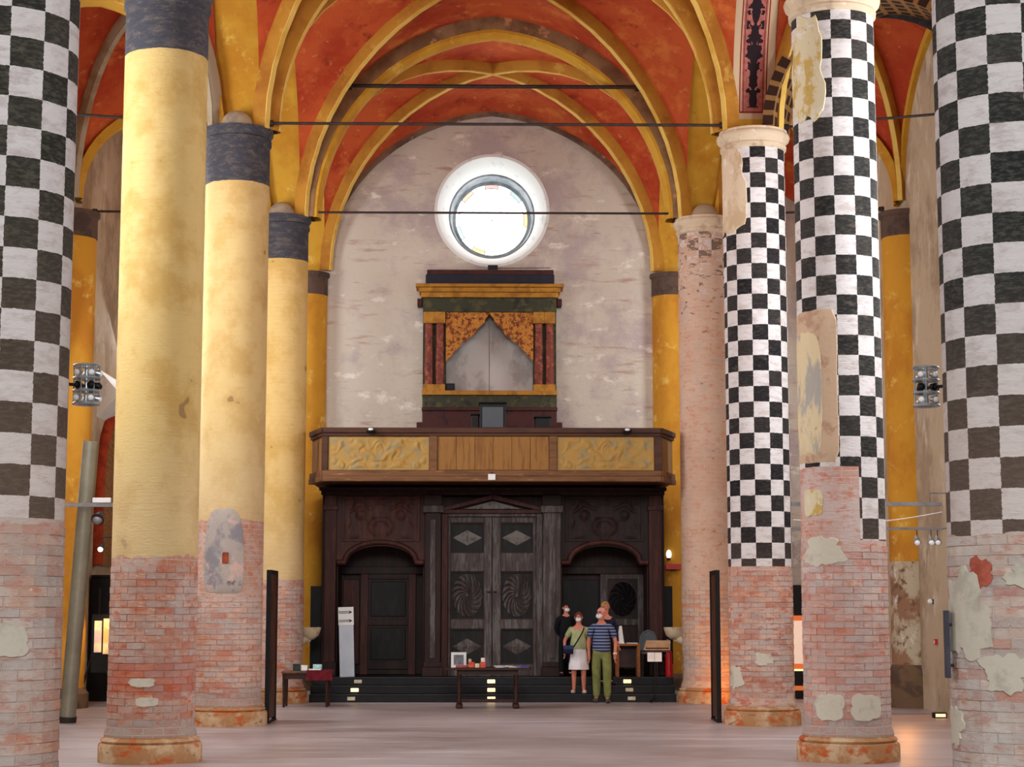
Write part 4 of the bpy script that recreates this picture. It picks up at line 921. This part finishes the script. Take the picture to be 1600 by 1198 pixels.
m_cardboard = simple('beige_board', C(196, 160, 122), C(176, 138, 102), 5, .7)
MB().add([(3.06, 34.42, 1.00), (3.56, 34.42, 1.00), (3.60, 34.72, 1.16), (3.14, 34.72, 1.16), (3.06, 34.42, .985), (3.56, 34.42, .985), (3.60, 34.72, 1.145), (3.14, 34.72, 1.145)], [(0, 1, 2, 3), (7, 6, 5, 4), (0, 4, 5, 1), (1, 5, 6, 2), (2, 6, 7, 3), (3, 7, 4, 0)]).build('tray', m_cardboard, t)
box(3.10, 3.54, 34.425, 34.435, .95, 1.03).build('tray_lip', m_tablewood, t)
for x0_, x1_ in ((3.13, 3.262), (3.268, 3.40)): tag(box(x0_, x1_, 34.40, 34.406, .77, .94).build('sheet', m_white), 'white sheet hanging on the music stand, %s half of the pair' % ('left' if x0_ < 3.2 else 'right'), 'sheet', 'sheets on the music stand')
t = thing('office_chair', 'black padded chair beside the right holy water basin', 'chair', (3.60, 35.70, .45))
m_blackpad = simple('glossy_black_vinyl', C(18, 18, 22), C(26, 26, 30), 5, .25)
MB().ell((3.61, 35.80, 1.02), .15, .05, .15, 16, 12).build('backrest', m_blackpad, t); MB().ell((3.60, 35.66, .82), .145, .15, .045, 16, 10).build('seat', m_blackpad, t)
MB().tube([(3.60, 35.66, .50), (3.60, 35.66, .80)], .02, 10).build('stem', m_iron, t); MB().tube([(3.60, 35.79, .82), (3.61, 35.83, 1.0)], .012, 8).build('back_support', m_iron, t)
for k in range(5):
    a = k * 2 * pi / 5; MB().tube([(3.60, 35.66, .52), (3.60 + .12 * cos(a), 35.66 + .12 * sin(a), .47)], .014, 8).build('base_arm', m_iron, t)
t = thing('fire_extinguisher', 'red fire extinguisher on the platform beside the farthest checkered column', 'fire extinguisher', (3.64, 35.40, .45))
m_fire = simple('fire_red_paint', C(196, 18, 24), C(176, 14, 22), 5, .35)
MB().lathe([(.07, .452), (.075, .47), (.075, .86), (.06, .92), (.025, .95), (.025, .98)], 3.64, 35.40, 18).build('cylinder', m_fire, t); box(3.61, 3.68, 35.38, 35.42, .98, 1.02).build('valve', m_black, t, bevel=.006); MB().tube([(3.66, 35.38, .98), (3.70, 35.32, .90), (3.70, 35.31, .70)], .010, 8).build('hose', m_black, t)
m_stoup = layered('cream_marble', C(214, 196, 164), [(C(190, 168, 136), 6, .5, .64, (1, 1, 1))], .5)
for x, lbx in ((-3.30, 'left, beside the farthest ochre column'), (3.76, 'right, beside the farthest checkered column')):
    y = 35.22; t = thing('holy_water_basin', 'cream stone holy water basin on the ' + lbx, 'basin', (x, y, 1.2), 'holy water basins')
    MB().lathe([(.0, 1.16), (.10, 1.17), (.19, 1.24), (.235, 1.36), (.24, 1.40), (.21, 1.40), (.18, 1.30), (.0, 1.22)], x, y, 24, cap=False).build('bowl', m_stoup, t)
    cx_ = -3.857 if x < 0 else 4.323; d_ = (Vector((cx_, 34.67, 0)) - Vector((x, y, 0))); L_ = d_.length - .5; d_.normalize(); MB().tube([(x, y, 1.19), (x + d_.x * L_, y + d_.y * L_, 1.14)], [.08, .11], 12).build('corbel', m_stoup, t)
for x, w_ in ((-3.24, 'left'), (3.68, 'right')):
    t = thing('black_screen', 'tall black standing screen behind the %s holy water basin' % w_, 'screen', (x, 36.4, .45), 'black screens beside the porch')
    box(x - .14, x + .14, 36.38, 36.42, .452, 2.20).build('board', m_black, t); xe = x + (.12 if x < 0 else -.12); box(xe - .02, xe + .02, 36.35, 36.38, .452, 2.22).build('edge_post', simple('grey_blue_metal', C(98, 104, 116), C(80, 86, 98), 4, .4) if x < 0 else bpy.data.materials['grey_blue_metal'], t)
x, z = 4.20, 2.66; YH = YB - .48
t = thing('exit_sign', 'small red sign on the back wall right of the porch', 'sign', (x, YH, z)); box(x - .17, x + .17, YH - .02, YH + .06, z - .06, z + .06).build('plate', m_fire, t, bevel=.006); box(x - .06, x + .06, YH + .0, YH + .07, z - .09, z - .06).build('bracket', m_iron, t)
t = thing('wall_lamp', 'small white lamp above the red sign on the back wall', 'lamp', (4.10, YH, 2.9)); MB().ell((4.10, YH - .0, 2.93), .06, .07, .10, 12, 8).build('globe', emit('white_lamp_glow', (1, .95, .85, 1), 1.5), t); MB().lathe([(.03, 2.80), (.045, 2.84), (.03, 2.86)], 4.10, YH + .0, 12).build('socket', m_iron, t)

# ------------------------------------------------------------------ black steel panels by the middle columns
m_litface = simple('orange_lit_panel_face', C(92, 50, 26), C(60, 34, 22), 3, .5)  # orange glow of the aisle lamps painted into the board's brown
for x, y, rz, w_ in ((-3.30, 28.50, 0, 'ochre column'), (3.715, 28.60, radians(-2.0), 'checkered column')):
    t = thing('exhibition_panel', 'tall black steel panel seen edge-on beside the middle ' + w_, 'panel', (x, y, 0), 'black steel panels by the columns'); t.rotation_euler = (0, 0, rz)
    h = 2.36
    lb(box(-.035, .035, 0, .05, .02, h), 'front_post', m_black); lb(box(-.035, .035, .95, 1.0, .02, h), 'rear_post', m_black); lb(box(-.035, .035, .05, .95, h - .06, h), 'top_bar', m_black)
    lb(box(-.015, .015, .05, .95, .06, h - .06), 'board', m_litface); lb(box(-.04, .04, -.04, 1.04, 0, .02), 'base_plate', m_black)

# ------------------------------------------------------------------ spotlight clusters, rails, leaning tube
m_chrome = simple('brushed_aluminium', C(200, 204, 206), C(160, 166, 170), 9, .35, .8)
def cluster(x, y, label, colx, coly, colR):
    t = thing('spotlight_cluster', label, 'spotlight', (x, y, 3.45), 'spotlight clusters on the nearest columns')
    z0 = 3.47; r = .105
    for k in range(4):
        z = z0 + .107 * k; b = MB(); b.tube([(x + r * cos(a), y + r * sin(a), z) for a in [2 * pi * i / 24 for i in range(25)]], .012, 8); b.build('ring', m_chrome, t)
    for k in range(6):
        a = 2 * pi * k / 6 + .3; MB().tube([(x + r * cos(a), y + r * sin(a), z0 - .01), (x + r * cos(a), y + r * sin(a), z0 + .335)], .006, 6).build('upright', m_chrome, t)
    for k in range(3):
        z = z0 + .053 + .107 * k
        for a in (-2.2, -1.0, .4, 1.8):
            px, py = x + .06 * cos(a), y + .06 * sin(a); q = MB(); q.tube([(px, py, z), (px + .045 * cos(a), py + .045 * sin(a), z - .01)], [.022, .036], 12)
            h = q.build('lamp_head', m_black if k == 1 else m_chrome, t); MB().ell((px + .047 * cos(a), py + .047 * sin(a), z - .01), .026, .026, .026, 10, 6).build('lens', m_lens if k != 1 or a > 1 else m_black, h)
    MB().tube([(x, y, z0), (x, y, z0 + .33)], .022, 10).build('core', m_chrome, t)
    d = Vector((colx - x, coly - y, 0)); L = d.length - colR; d.normalize(); MB().tube([(x, y, 3.62), (x + d.x * (L + .01), y + d.y * (L + .01), 3.62)], .014, 8).build('bracket', m_iron, t)
cluster(-3.315, 15.2, 'round chrome spotlight cluster on the nearest left column', -3.896, 14.55, .567)
cluster(3.77, 15.22, 'round chrome spotlight cluster on the nearest right column', 4.325, 14.55, .567)
m_rail = simple('grey_steel_rail', C(128, 124, 124), C(108, 104, 106), 6, .45, .4)
t = thing('light_rail', 'grey lighting rail crossing the left aisle', 'lighting rail', (-6, 28.2, 3.35), 'lighting rails across the aisles'); box(XL, -4.36, 28.17, 28.23, 3.32, 3.38).build('rail', m_rail, t); box(-6.0, -5.72, 28.15, 28.25, 3.38, 3.46).build('junction_box', m_white, t, bevel=.01)
t = thing('light_rail', 'upper grey lighting rail crossing the right aisle', 'lighting rail', (6, 28.2, 3.35), 'lighting rails across the aisles'); box(4.82, 7.18, 28.17, 28.23, 3.345, 3.405).build('rail', m_rail, t); MB().tube([(7.0, 28.2, 3.4), (7.0, 28.2, 3.55), (XR, 28.2, 3.55)], .012, 8).build('wall_stay', m_rail, t)
t = thing('light_rail', 'lower grey lighting rail with a slack cable in the right aisle', 'lighting rail', (6, 28.2, 2.98), 'lighting rails across the aisles'); box(4.82, 7.18, 28.18, 28.22, 2.975, 3.015).build('rail', m_rail, t); MB().tube([(4.85 + i * .29, 28.16, 3.13 + .12 * (i / 8) - .10 * sin(pi * i / 8)) for i in range(9)], .008, 6).build('cable', m_white, t); MB().tube([(7.15, 28.2, 3.0), (XR, 28.2, 3.0)], .012, 8).build('wall_stay', m_rail, t)
def rail_lamp(label, x, y, z, lit=False, big=1.0, dark=False):
    t = thing('rail_lamp', label, 'spotlight', (x, y, z), 'lamps hung from the lighting rails')
    MB().tube([(x, y, z), (x, y, z - .12)], .007, 6).build('stem', m_iron, t)
    MB().tube([(x, y + .04, z - .10), (x - .01, y - .03, z - .15), (x - .02, y - .10, z - .20)], [.025 * big, .045 * big, .06 * big], 14).build('shade', m_iron if lit or dark else m_chrome, t)
    MB().ell((x - .021, y - .105, z - .204), .045 * big, .03, .045 * big, 12, 8).build('bulb', emit('lit_rail_lamp', (1, .78, .42, 1), 14) if lit else (m_rail if dark else m_lens), t)
rail_lamp('chrome lamp under the lower right aisle rail, nearer the second checkered column', 6.78, 28.2, 2.975)
rail_lamp('chrome lamp under the lower right aisle rail, left of a close pair', 7.00, 28.2, 2.975)
rail_lamp('chrome lamp under the lower right aisle rail, right of a close pair', 7.10, 28.2, 2.975)
rail_lamp('dark unlit lamp hanging under the left aisle rail', -5.88, 28.2, 3.32, big=1.7, dark=True)
rail_lamp('lit warm lamp in the left aisle above the portrait board', -6.82, 33.0, 3.02, True)
t = thing('lamp_pole', 'thin dark pole carrying the lit lamp in the left aisle', 'pole', (-6.7, 33.1, 0)); MB().tube([(-6.5, 33.15, 0), (-6.5, 33.15, 3.06)], .015, 8).build('upright', m_iron, t); MB().tube([(-6.5, 33.15, 3.04), (-6.84, 33.0, 3.04)], .012, 8).build('arm', m_iron, t); MB().lathe([(.14, 0), (.14, .02), (.03, .04)], -6.5, 33.15, 16).build('base', m_iron, t)
t = thing('leaning_tube', 'long grey metal tube leaning beside the nearest ochre column', 'tube', (-6.40, 28.75, 0))
m_tube = simple('satin_olive_steel', C(150, 146, 128), C(136, 132, 116), 3, .38, .35)
MB().tube([(-6.42, 28.75, .01), (-6.10, 28.42, 4.36)], .125, 28).build('pipe', m_tube, t, ang=30); MB().tube([(-6.4205, 28.752, 0), (-6.413, 28.744, .10)], .14, 28).build('foot_ring', m_iron, t)

# ------------------------------------------------------------------ exhibition pieces in the aisles
def portrait(name, base, seed):
    n = NT(name); g = n.noise(3.5, 2, .5, vec=n.V('ADD', n.pos, (seed, seed, 0)))
    c = n.mix(n.step(g, .40, .60), base, C(250, 226, 170)); n.link(c, n.b.inputs['Emission Color']); n.b.inputs['Emission Strength'].default_value = .35
    return n.out(c, .5)
t = thing('portrait_board', 'black exhibition easel with two lit portrait panels in the left aisle', 'exhibition board', (-6.7, 33.0, 0))
box(-6.98, -6.30, 33.02, 33.06, .62, 1.66).build('board', m_black, t)
for x0_, x1_, z0_, z1_, b_, s_ in ((-6.93, -6.80, .98, 1.54, C(206, 186, 176), 1), (-6.77, -6.36, .95, 1.58, C(232, 188, 110), 5)): box(x0_, x1_, 33.0, 33.02, z0_, z1_).build('lit_portrait', portrait('lit_portrait_print', b_, s_), t)
for x0_, x1_ in ((-6.95, -7.22), (-6.6, -6.66), (-6.34, -6.2)): MB().tube([(x0_, 33.05, 1.0), (x1_, 33.0, .012)], .022, 8).build('leg', m_black, t)
for xx in (-6.86, -6.55): MB().tube([(xx, 33.05, 1.6), (xx, 33.05, 2.12)], .02, 8).build('mast', m_black, t)
t = thing('dark_cabinet', 'black cabinet behind the foot of the leaning tube in the left aisle', 'cabinet', (-7.2, 35.6, 0)); box(-7.5, -7.12, 35.3, 36.2, 0, 2.35).build('body', m_black, t, bevel=.01); box(-7.5, -7.1, 35.28, 36.22, 2.35, 2.40).build('top', m_black, t)
cyl('small white pot on the floor under the portrait board', 'pot', 'floor_pot', -6.52, 32.9, 0, .055, .10, m_white)
m_orange = emit('lit_orange_strip', (1, .26, .04, 1), .5, C(226, 84, 30)); m_peach = emit('lit_peach_text_panel', (1, .74, .58, 1), .55, C(246, 214, 190))
t = thing('light_board', 'black exhibition board with a lit peach panel and orange strips behind the columns', 'exhibition board', (6.6, 36.1, 0))
box(6.10, 7.62, 36.08, 36.16, .12, 2.22).build('board', m_black, t)
def lit(z0, z1, m, nm): return box(6.12, 7.60, 36.06, 36.08, z0, z1).build(nm, m, t)
lit(1.52, 1.62, m_orange, 'orange_strip'); p_ = lit(.68, 1.52, m_peach, 'peach_panel'); lit(.56, .68, m_orange, 'orange_strip'); lit(.16, .25, m_orange, 'orange_strip')
box(6.12, 7.6, 36.05, 36.065, .54, .575).build('light_line', m_litlamp, t)
for xx in (6.3, 7.4): box(xx - .1, xx + .1, 35.95, 36.3, 0, .12).build('foot', m_black, t)
# small fittings near the nearest right column and the right aisle wall
t = thing('wall_plate_bar', 'narrow dark metal bar on the side of the nearest right column', 'bar', (3.70, 14.5, 1.2)); box(3.69, 3.715, 14.45, 14.55, 1.22, 1.75).build('bar', simple('blue_black_bar', C(58, 60, 76), C(70, 72, 84), 5, .5), t); 
for z in (1.32, 1.64): MB().tube([(3.71, 14.5, z), (3.80, 14.5, z)], .012, 8).build('fixing', m_iron, t)
t = thing('floor_lamp_box', 'small black floodlight on the floor beside the nearest right column', 'floodlight', (7.43, 29.75, 0)); box(7.33, 7.55, 29.68, 29.82, .0, .09).build('housing', m_black, t, bevel=.015); box(7.36, 7.52, 29.665, 29.68, .02, .07).build('lens', emit('warm_flood_lens', (1, .6, .25, 1), 1.5), t)
t = thing('call_point', 'small red box on the right aisle wall', 'alarm box', (XR - .03, 31.4, 1.2)); box(XR - .05, XR, 31.35, 31.45, 1.14, 1.24).build('case', m_fire, t, bevel=.005); box(XR - .055, XR - .05, 31.37, 31.43, 1.165, 1.215).build('glass', m_white, t)
t = thing('wall_fixture', 'small white fixture on the right aisle wall above the red box', 'wall fixture', (XR, 31.6, 1.85)); MB().ell((XR - .05, 31.6, 1.88), .05, .05, .05, 12, 8).build('globe', m_white, t); box(XR - .03, XR, 31.56, 31.64, 1.84, 1.92).build('mount', m_iron, t)

# left aisle wall: blind lancet, white splayed sill and red arched recess; right aisle: pale window reveal
sl = struct('window_2', (XL, 36.5, 6))
def lancet(y0, y1, z0, zs, x0, x1, m, name, par, rise=1.2, n=10):
    yc, hw = (y0 + y1) / 2, (y1 - y0) / 2
    prof = [(y0, z0), (y0, zs)] + [(yc - hw * cos(a), zs + rise * sin(a)) for a in [pi * i / (2 * n) * 2 / 1 for i in range(1, n)]] + [(y1, zs), (y1, z0)]
    N_ = len(prof); b = MB().add([(x0, y, z) for y, z in prof] + [(x1, y, z) for y, z in prof], [tuple(range(N_)), tuple(range(2 * N_ - 1, N_ - 1, -1))] + [(i, i + N_, (i + 1) % N_ + N_, (i + 1) % N_) for i in range(N_)])
    return b.build(name, m, par, ang=30)
MB().add([(XL, 35.6, 6.45), (XL, 38.4, 6.45), (XL + .45, 38.4, 5.95), (XL + .45, 35.6, 5.95), (XL, 35.6, 5.5), (XL, 38.4, 5.5)], [(0, 3, 2, 1), (3, 0, 4), (1, 2, 5), (4, 5, 2, 3)]).build('sill', m_splay, sl, smooth=False)
m_dayglass = emit('added_aisle_window_glow', (.95, .97, 1, 1), 1.2)
for k, (x, y) in enumerate(((XL, 19.2), (XL, 24.8), (XL, 30.4), (XR, 19.2), (XR, 24.8))):  # unseen windows added so the aisle area lights have a source
    wd = struct('window_%d' % (k + 3), (x, y, 3.4)); e = .02 if x < 0 else -.02
    lancet(y - .95, y + .95, 3.3, 7.6, x, x + 2 * e, m_splay, 'window_frame', wd, 1.5); lancet(y - .72, y + .72, 3.5, 7.6, x + e, x + 3 * e, m_dayglass, 'glass_pane', wd, 1.2)
    box(min(x, x + 4 * e), max(x, x + 4 * e), y - .03, y + .03, 3.5, 8.7).build('mullion', m_lead, wd)
dr = struct('trim_1', (XL, 36.5, 0))
m_redarch = layered('red_painted_arch', C(170, 66, 34), [(C(140, 50, 30), 3, .45, .62, (1, 1, 1))], .85)
m_brownbrick = layered('brown_brick_infill', C(150, 108, 64), [(C(124, 86, 52), 5, .45, .62, (1, 1, 3)), (C(176, 136, 88), 8, .58, .68, (1, 1, 3))], .9, .02, 12)
pts = [Vector((XL + .05, y, z)) for y, z in [(35.7, 2.6), (35.7, 3.9)] + [(37.1 - 1.4 * cos(a), 3.9 + 1.7 * sin(a)) for a in [pi * i / 12 for i in range(1, 12)]] + [(38.5, 3.9), (38.5, 2.6)]]
MB().tube(pts, .13, 8).build('red_arch', m_redarch, dr, ang=60); lancet(35.7, 38.5, 2.6, 3.9, XL, XL + .03, m_brownbrick, 'brick_infill', dr, 1.7)

# ------------------------------------------------------------------ people
m_skin = simple('skin', C(208, 136, 112), C(196, 120, 98), 5, .55); m_eye = simple('eye_dark', C(30, 24, 22), rough=.3)
def grow(name, nodes, edges, mat, parent, sub=1):
    """nodes: name -> (x, y, z, rx, ry); one skinned surface"""
    ks = list(nodes); idx = {k: i for i, k in enumerate(ks)}
    me = bpy.data.meshes.new(name); me.from_pydata([nodes[k][:3] for k in ks], [(idx[a], idx[b]) for a, b in edges], []); me.materials.append(mat)
    o = bpy.data.objects.new(name, me); COL.objects.link(o); o.parent = parent
    sk = o.modifiers.new('skin', 'SKIN'); sk.use_smooth_shade = True
    if not me.skin_vertices: 
        me.attributes.new('x', 'FLOAT', 'POINT')
    sv = me.skin_vertices[0].data
    for k, i in idx.items(): sv[i].radius = nodes[k][3:5]; sv[i].use_root = (i == 0)
    s_ = o.modifiers.new('smooth', 'SUBSURF'); s_.levels = sub; s_.render_levels = sub
    return o
def person(label, loc, H, rz, shirt, trousers=None, skirt=None, sleeves='short', hair=None, mask=True, armL=None, armR=None, step=0.0, belly=1.0, head_turn=0.0, shoe=None, female=False):
    """armL / armR: (elbow, wrist) in metres for H = 1.75, x outwards; L is the figure's side at +x"""
    t = thing('person', label, 'person', loc); t.rotation_euler = (0, 0, rz); k = H / 1.75; t.scale = (k, k, k)
    sw = .185 if not female else .165; hw = .095
    ht = head_turn
    N = {'pelvis': (0, 0, .93, .115, .075), 'waist': (0, 0, 1.08, .115, .08), 'chest': (0, .005, 1.28, .15, .105), 'collar': (0, .01, 1.42, .09, .07), 'neck': (0, 0, 1.50, .052, .052),
         'jaw': (.012 * ht, -.022, 1.575, .062, .066), 'skull': (.008 * ht, -.004, 1.655, .075, .090), 'crown': (0, .0, 1.72, .052, .062)}
    E = [('pelvis', 'waist'), ('waist', 'chest'), ('chest', 'collar'), ('collar', 'neck'), ('neck', 'jaw'), ('jaw', 'skull'), ('skull', 'crown')]
    for s, arm in ((1, armL), (-1, armR)):
        q = 'L' if s > 0 else 'R'
        el, wr = arm if arm else ((.245, .02, 1.12), (.25, -.06, .88))
        el = Vector((s * el[0], el[1], el[2])); wr = Vector((s * wr[0], wr[1], wr[2])); d = (wr - el).normalized()
        N['sh' + q] = (s * sw, .01, 1.385, .058, .058); N['el' + q] = (*el, .042, .042); N['wr' + q] = (*wr, .028, .026)
        pm = wr + d * .055; N['pm' + q] = (*pm, .038, .022)
        E += [('collar', 'sh' + q), ('sh' + q, 'el' + q), ('el' + q, 'wr' + q), ('wr' + q, 'pm' + q)]
        lat = Vector((0, -1, 0)) - d * Vector((0, -1, 0)).dot(d); lat.normalize(); nrm = d.cross(lat) * s
        for fi, (off, ln) in enumerate(((.030, .075), (.010, .085), (-.010, .078), (-.029, .062))):
            a = pm + lat * off + d * .03; b_ = a + d * ln * .55 - nrm * .008; c_ = b_ + d * ln * .4 - nrm * .022
            for nm, p in (('a', a), ('b', b_), ('c', c_)): N['f%s%d%s' % (nm, fi, q)] = (*p, .0095, .0095)
            E += [('pm' + q, 'fa%d%s' % (fi, q)), ('fa%d%s' % (fi, q), 'fb%d%s' % (fi, q)), ('fb%d%s' % (fi, q), 'fc%d%s' % (fi, q))]
        a = wr + d * .03 + lat * .034; b_ = a + d * .035 + lat * .022
        N['ta' + q] = (*a, .012, .012); N['tb' + q] = (*b_, .010, .010); E += [('wr' + q, 'ta' + q), ('ta' + q, 'tb' + q)]
        st = step * s
        N['hip' + q] = (s * hw, 0, .88, .080, .080); N['kn' + q] = (s * (hw + .01), -.05 * abs(step) * 2 - st * .6, .49, .062, .064); N['calf' + q] = (s * (hw + .012), .02 - st * .9, .33, .056, .058); N['an' + q] = (s * (hw + .015), .02 - st, .085, .036, .04); N['toe' + q] = (s * (hw + .03), -.12 - st, .035, .042, .026)
        E += [('pelvis', 'hip' + q), ('hip' + q, 'kn' + q), ('kn' + q, 'calf' + q), ('calf' + q, 'an' + q), ('an' + q, 'toe' + q)]
    body = grow('body', N, E, m_skin, t)
    g = lambda nm, e: (*N[nm][:3], N[nm][3] + e, N[nm][4] + e)
    T = {'pelvis': (0, 0, .865, .212, .135 * belly), 'waist': (0, -.01 * belly, 1.08, .175 * belly, .130 * belly), 'chest': g('chest', .022), 'collar': (0, .01, 1.415, .10, .082)}; TE = [('pelvis', 'waist'), ('waist', 'chest'), ('chest', 'collar')]
    for q in 'LR':
        T['sh' + q] = g('sh' + q, .020); a, b_ = Vector(N['sh' + q][:3]), Vector(N['el' + q][:3]); e = a.lerp(b_, .75 if sleeves == 'short' else 1.0); T['sl' + q] = (*e, .066, .066); TE += [('collar', 'sh' + q), ('sh' + q, 'sl' + q)]
        if sleeves == 'long': w2 = Vector(N['wr' + q][:3]); T['cf' + q] = (*b_.lerp(w2, .95), .042, .042); TE.append(('sl' + q, 'cf' + q))
    grow('shirt', T, TE, shirt, t)
    if trousers:
        P = {'pelvis': (0, 0, .93, .188, .120 * belly), 'top': (0, 0, 1.04, .155, .112 * belly)}; PE = [('pelvis', 'top')]
        for q in 'LR':
            for nm, e in (('hip', .026), ('kn', .022), ('calf', .024)): P[nm + q] = g(nm + q, e)
            x, y, z = N['an' + q][:3]; P['cu' + q] = (x, y + .0, z - .005, .060, .068); PE += [('pelvis', 'hip' + q), ('hip' + q, 'kn' + q), ('kn' + q, 'calf' + q), ('calf' + q, 'cu' + q)]
        grow('trousers', P, PE, trousers, t)
    if skirt:
        b = MB(); prof = [(.150, 1.02), (.168, .94), (.19, .80), (.215, .64), (.225, .52), (.215, .52), (.16, .80)]
        vs = []; fs = []; n = 28
        for r, z in prof:
            for i in range(n): a = 2 * pi * i / n; rr = r * (1 + .04 * sin(7 * a) * (1.0 - z)); vs.append((rr * cos(a), rr * sin(a) * .78, z))
        for j in range(len(prof) - 1):
            for i in range(n): fs.append((j * n + i, j * n + (i + 1) % n, (j + 1) * n + (i + 1) % n, (j + 1) * n + i))
        lb(b.add(vs, fs), 'skirt', skirt, t)
    for q, s in (('L', 1), ('R', -1)):
        x, y, z = N['toe' + q][:3]; b = MB(); b.ell((x, y + .07, .042), .052, .135, .045, 14, 8); b.v = [(p[0], p[1], max(p[2], .003)) for p in b.v]; lb(b, 'shoe', shoe or m_black, t)
    hx = N['skull'][0]; turn = ht * .5; ca, sa = cos(turn), sin(turn)
    def F(x, y, z): return (hx + x * ca - y * sa, -.004 + x * sa + y * ca, z)
    lb(MB().ell(F(0, -.100, 1.63), .014, .022, .024, 10, 8), 'nose', m_skin, t)
    for s in (-1, 1):
        lb(MB().ell(F(s * .030, -.086, 1.662), .013, .008, .008, 10, 6), 'eye', m_eye, t); lb(MB().ell(F(s * .080, .012, 1.642), .012, .022, .034, 10, 8), 'ear', m_skin, t); lb(MB().ell(F(s * .030, -.086, 1.684), .018, .008, .005, 8, 6), 'eyebrow', hair or m_skin, t)
    lb(MB().ell(F(0, -.088, 1.590), .024, .010, .008, 10, 6), 'mouth', simple('lips', C(170, 84, 80)) if 'lips' not in bpy.data.materials else bpy.data.materials['lips'], t)
    if mask:
        mk = lb(MB().ell(F(0, -.072, 1.598), .062, .050, .050, 16, 10), 'face_mask', m_white, t)
        for s in (-1, 1): lb(MB().tube([F(s * .058, -.07, 1.60), F(s * .086, 0, 1.645)], .003, 6), 'mask_strap', m_white, mk)
    if hair:
        b = MB(); b.ell((hx, .018, 1.675), .088, .098, .085 if not female else .092, 18, 12)
        b.v = [(p[0], p[1], p[2]) if (p[1] > -.02 or p[2] > 1.70) else (p[0] * .9, p[1] * .55, p[2] + .02) for p in b.v]
        if female: b.ell((hx, .055, 1.60), .082, .060, .10, 14, 10)
        lb(b, 'hair', hair, t)
    return t
def striped():
    n = NT('navy_striped_polo'); x, y, z = n.xyz(n.pos); f = n.M('LESS_THAN', n.M('FRACT', n.M('DIVIDE', z, .058)), .30)
    return n.out(n.mix(f, C(52, 62, 96), C(150, 160, 190)), .85)
m_olive = simple('olive_cotton', C(136, 140, 84), C(116, 120, 68), 6, .9); m_sage = simple('sage_green_blouse', C(178, 184, 138), C(160, 166, 120), 5, .9); m_skirtw = simple('white_skirt_cotton', C(238, 234, 236), C(220, 216, 222), 5, .9)
m_navy = simple('navy_cotton', C(30, 32, 52), C(22, 24, 40), 5, .9); m_blackcl = simple('black_cotton', C(20, 20, 24), rough=.9); m_reddish = simple('short_reddish_hair', C(120, 54, 44), C(96, 44, 36), 14, .7); m_blond = simple('blond_hair', C(196, 150, 84), C(160, 116, 60), 14, .6); m_dkhair = simple('dark_hair', C(36, 28, 26), rough=.6); m_bald = simple('sunburnt_scalp_stubble', C(224, 160, 150), C(208, 140, 128), 12, .6)
m_shoegrey = simple('grey_brown_shoe', C(96, 86, 78), C(70, 64, 60), 8, .7); m_shoepale = simple('pale_sandal', C(214, 186, 178), C(196, 164, 156), 8, .7)
t = person('man in a navy striped polo, olive trousers and white mask before the steps', (2.28, 34.55, 0), 1.77, radians(-8), striped(), m_olive, armL=((.26, .03, 1.11), (.255, -.09, .88)), armR=((.25, .06, 1.12), (.235, .02, .87)), step=.10, belly=1.06, head_turn=-.9, shoe=m_shoegrey, hair=None)
lb(MB().lathe([(.036, .895), (.038, .91), (.036, .925)], .256, -.075, 14), 'white_wristband', m_white, t)
b = MB(); b.ell((0, .02, 1.69), .082, .094, .07, 16, 10); lb(b, 'bald_scalp', m_bald, t)
lb(MB().tube([(-.10 + .2 * i / 8, -.045 - .04 * sin(pi * i / 8), 1.435) for i in range(9)], .016, 8), 'collar', bpy.data.materials['navy_striped_polo'], t)
t = person('woman in a sage green blouse and white skirt with a mask on the steps', (1.87, 34.97, .152), 1.53, radians(-6), m_sage, None, m_skirtw, hair=m_reddish, female=True, armR=((.31, .04, 1.14), (.30, -.06, .90)), armL=((.25, .08, 1.13), (.20, .10, .90)), belly=1.2, step=.04, shoe=m_shoepale)
bag = thing('shoulder_bag', 'navy shoulder bag worn across the woman in the green blouse', 'bag', (1.66, 34.80, .95)); box(1.57, 1.76, 34.76, 34.84, .90, 1.06).build('pouch', m_navy, bag, bevel=.025); box(1.57, 1.76, 34.752, 34.762, .99, 1.065).build('flap', simple('bag_flap', C(44, 56, 96), rough=.6), bag, bevel=.004)
MB().tube([(1.76, 34.78, 1.03), (1.84, 34.80, 1.15), (1.93, 34.83, 1.30), (1.97, 34.90, 1.39), (1.97, 34.99, 1.40)], .012, 6).build('strap', m_blackcl, bag)
person('fair haired person in dark clothes behind the man in the striped polo', (2.40, 35.12, .302), 1.58, radians(25), m_navy, m_blackcl, sleeves='long', hair=m_blond, mask=False, female=True, head_turn=-.6)
person('person in black with a pale mask half hidden at the porch pilaster', (1.66, 35.62, .452), 1.40, radians(10), m_blackcl, m_blackcl, sleeves='long', hair=m_dkhair, head_turn=.4, armL=((.22, .10, 1.12), (.10, .15, .98)), armR=((.22, .10, 1.12), (.10, .15, .96)))
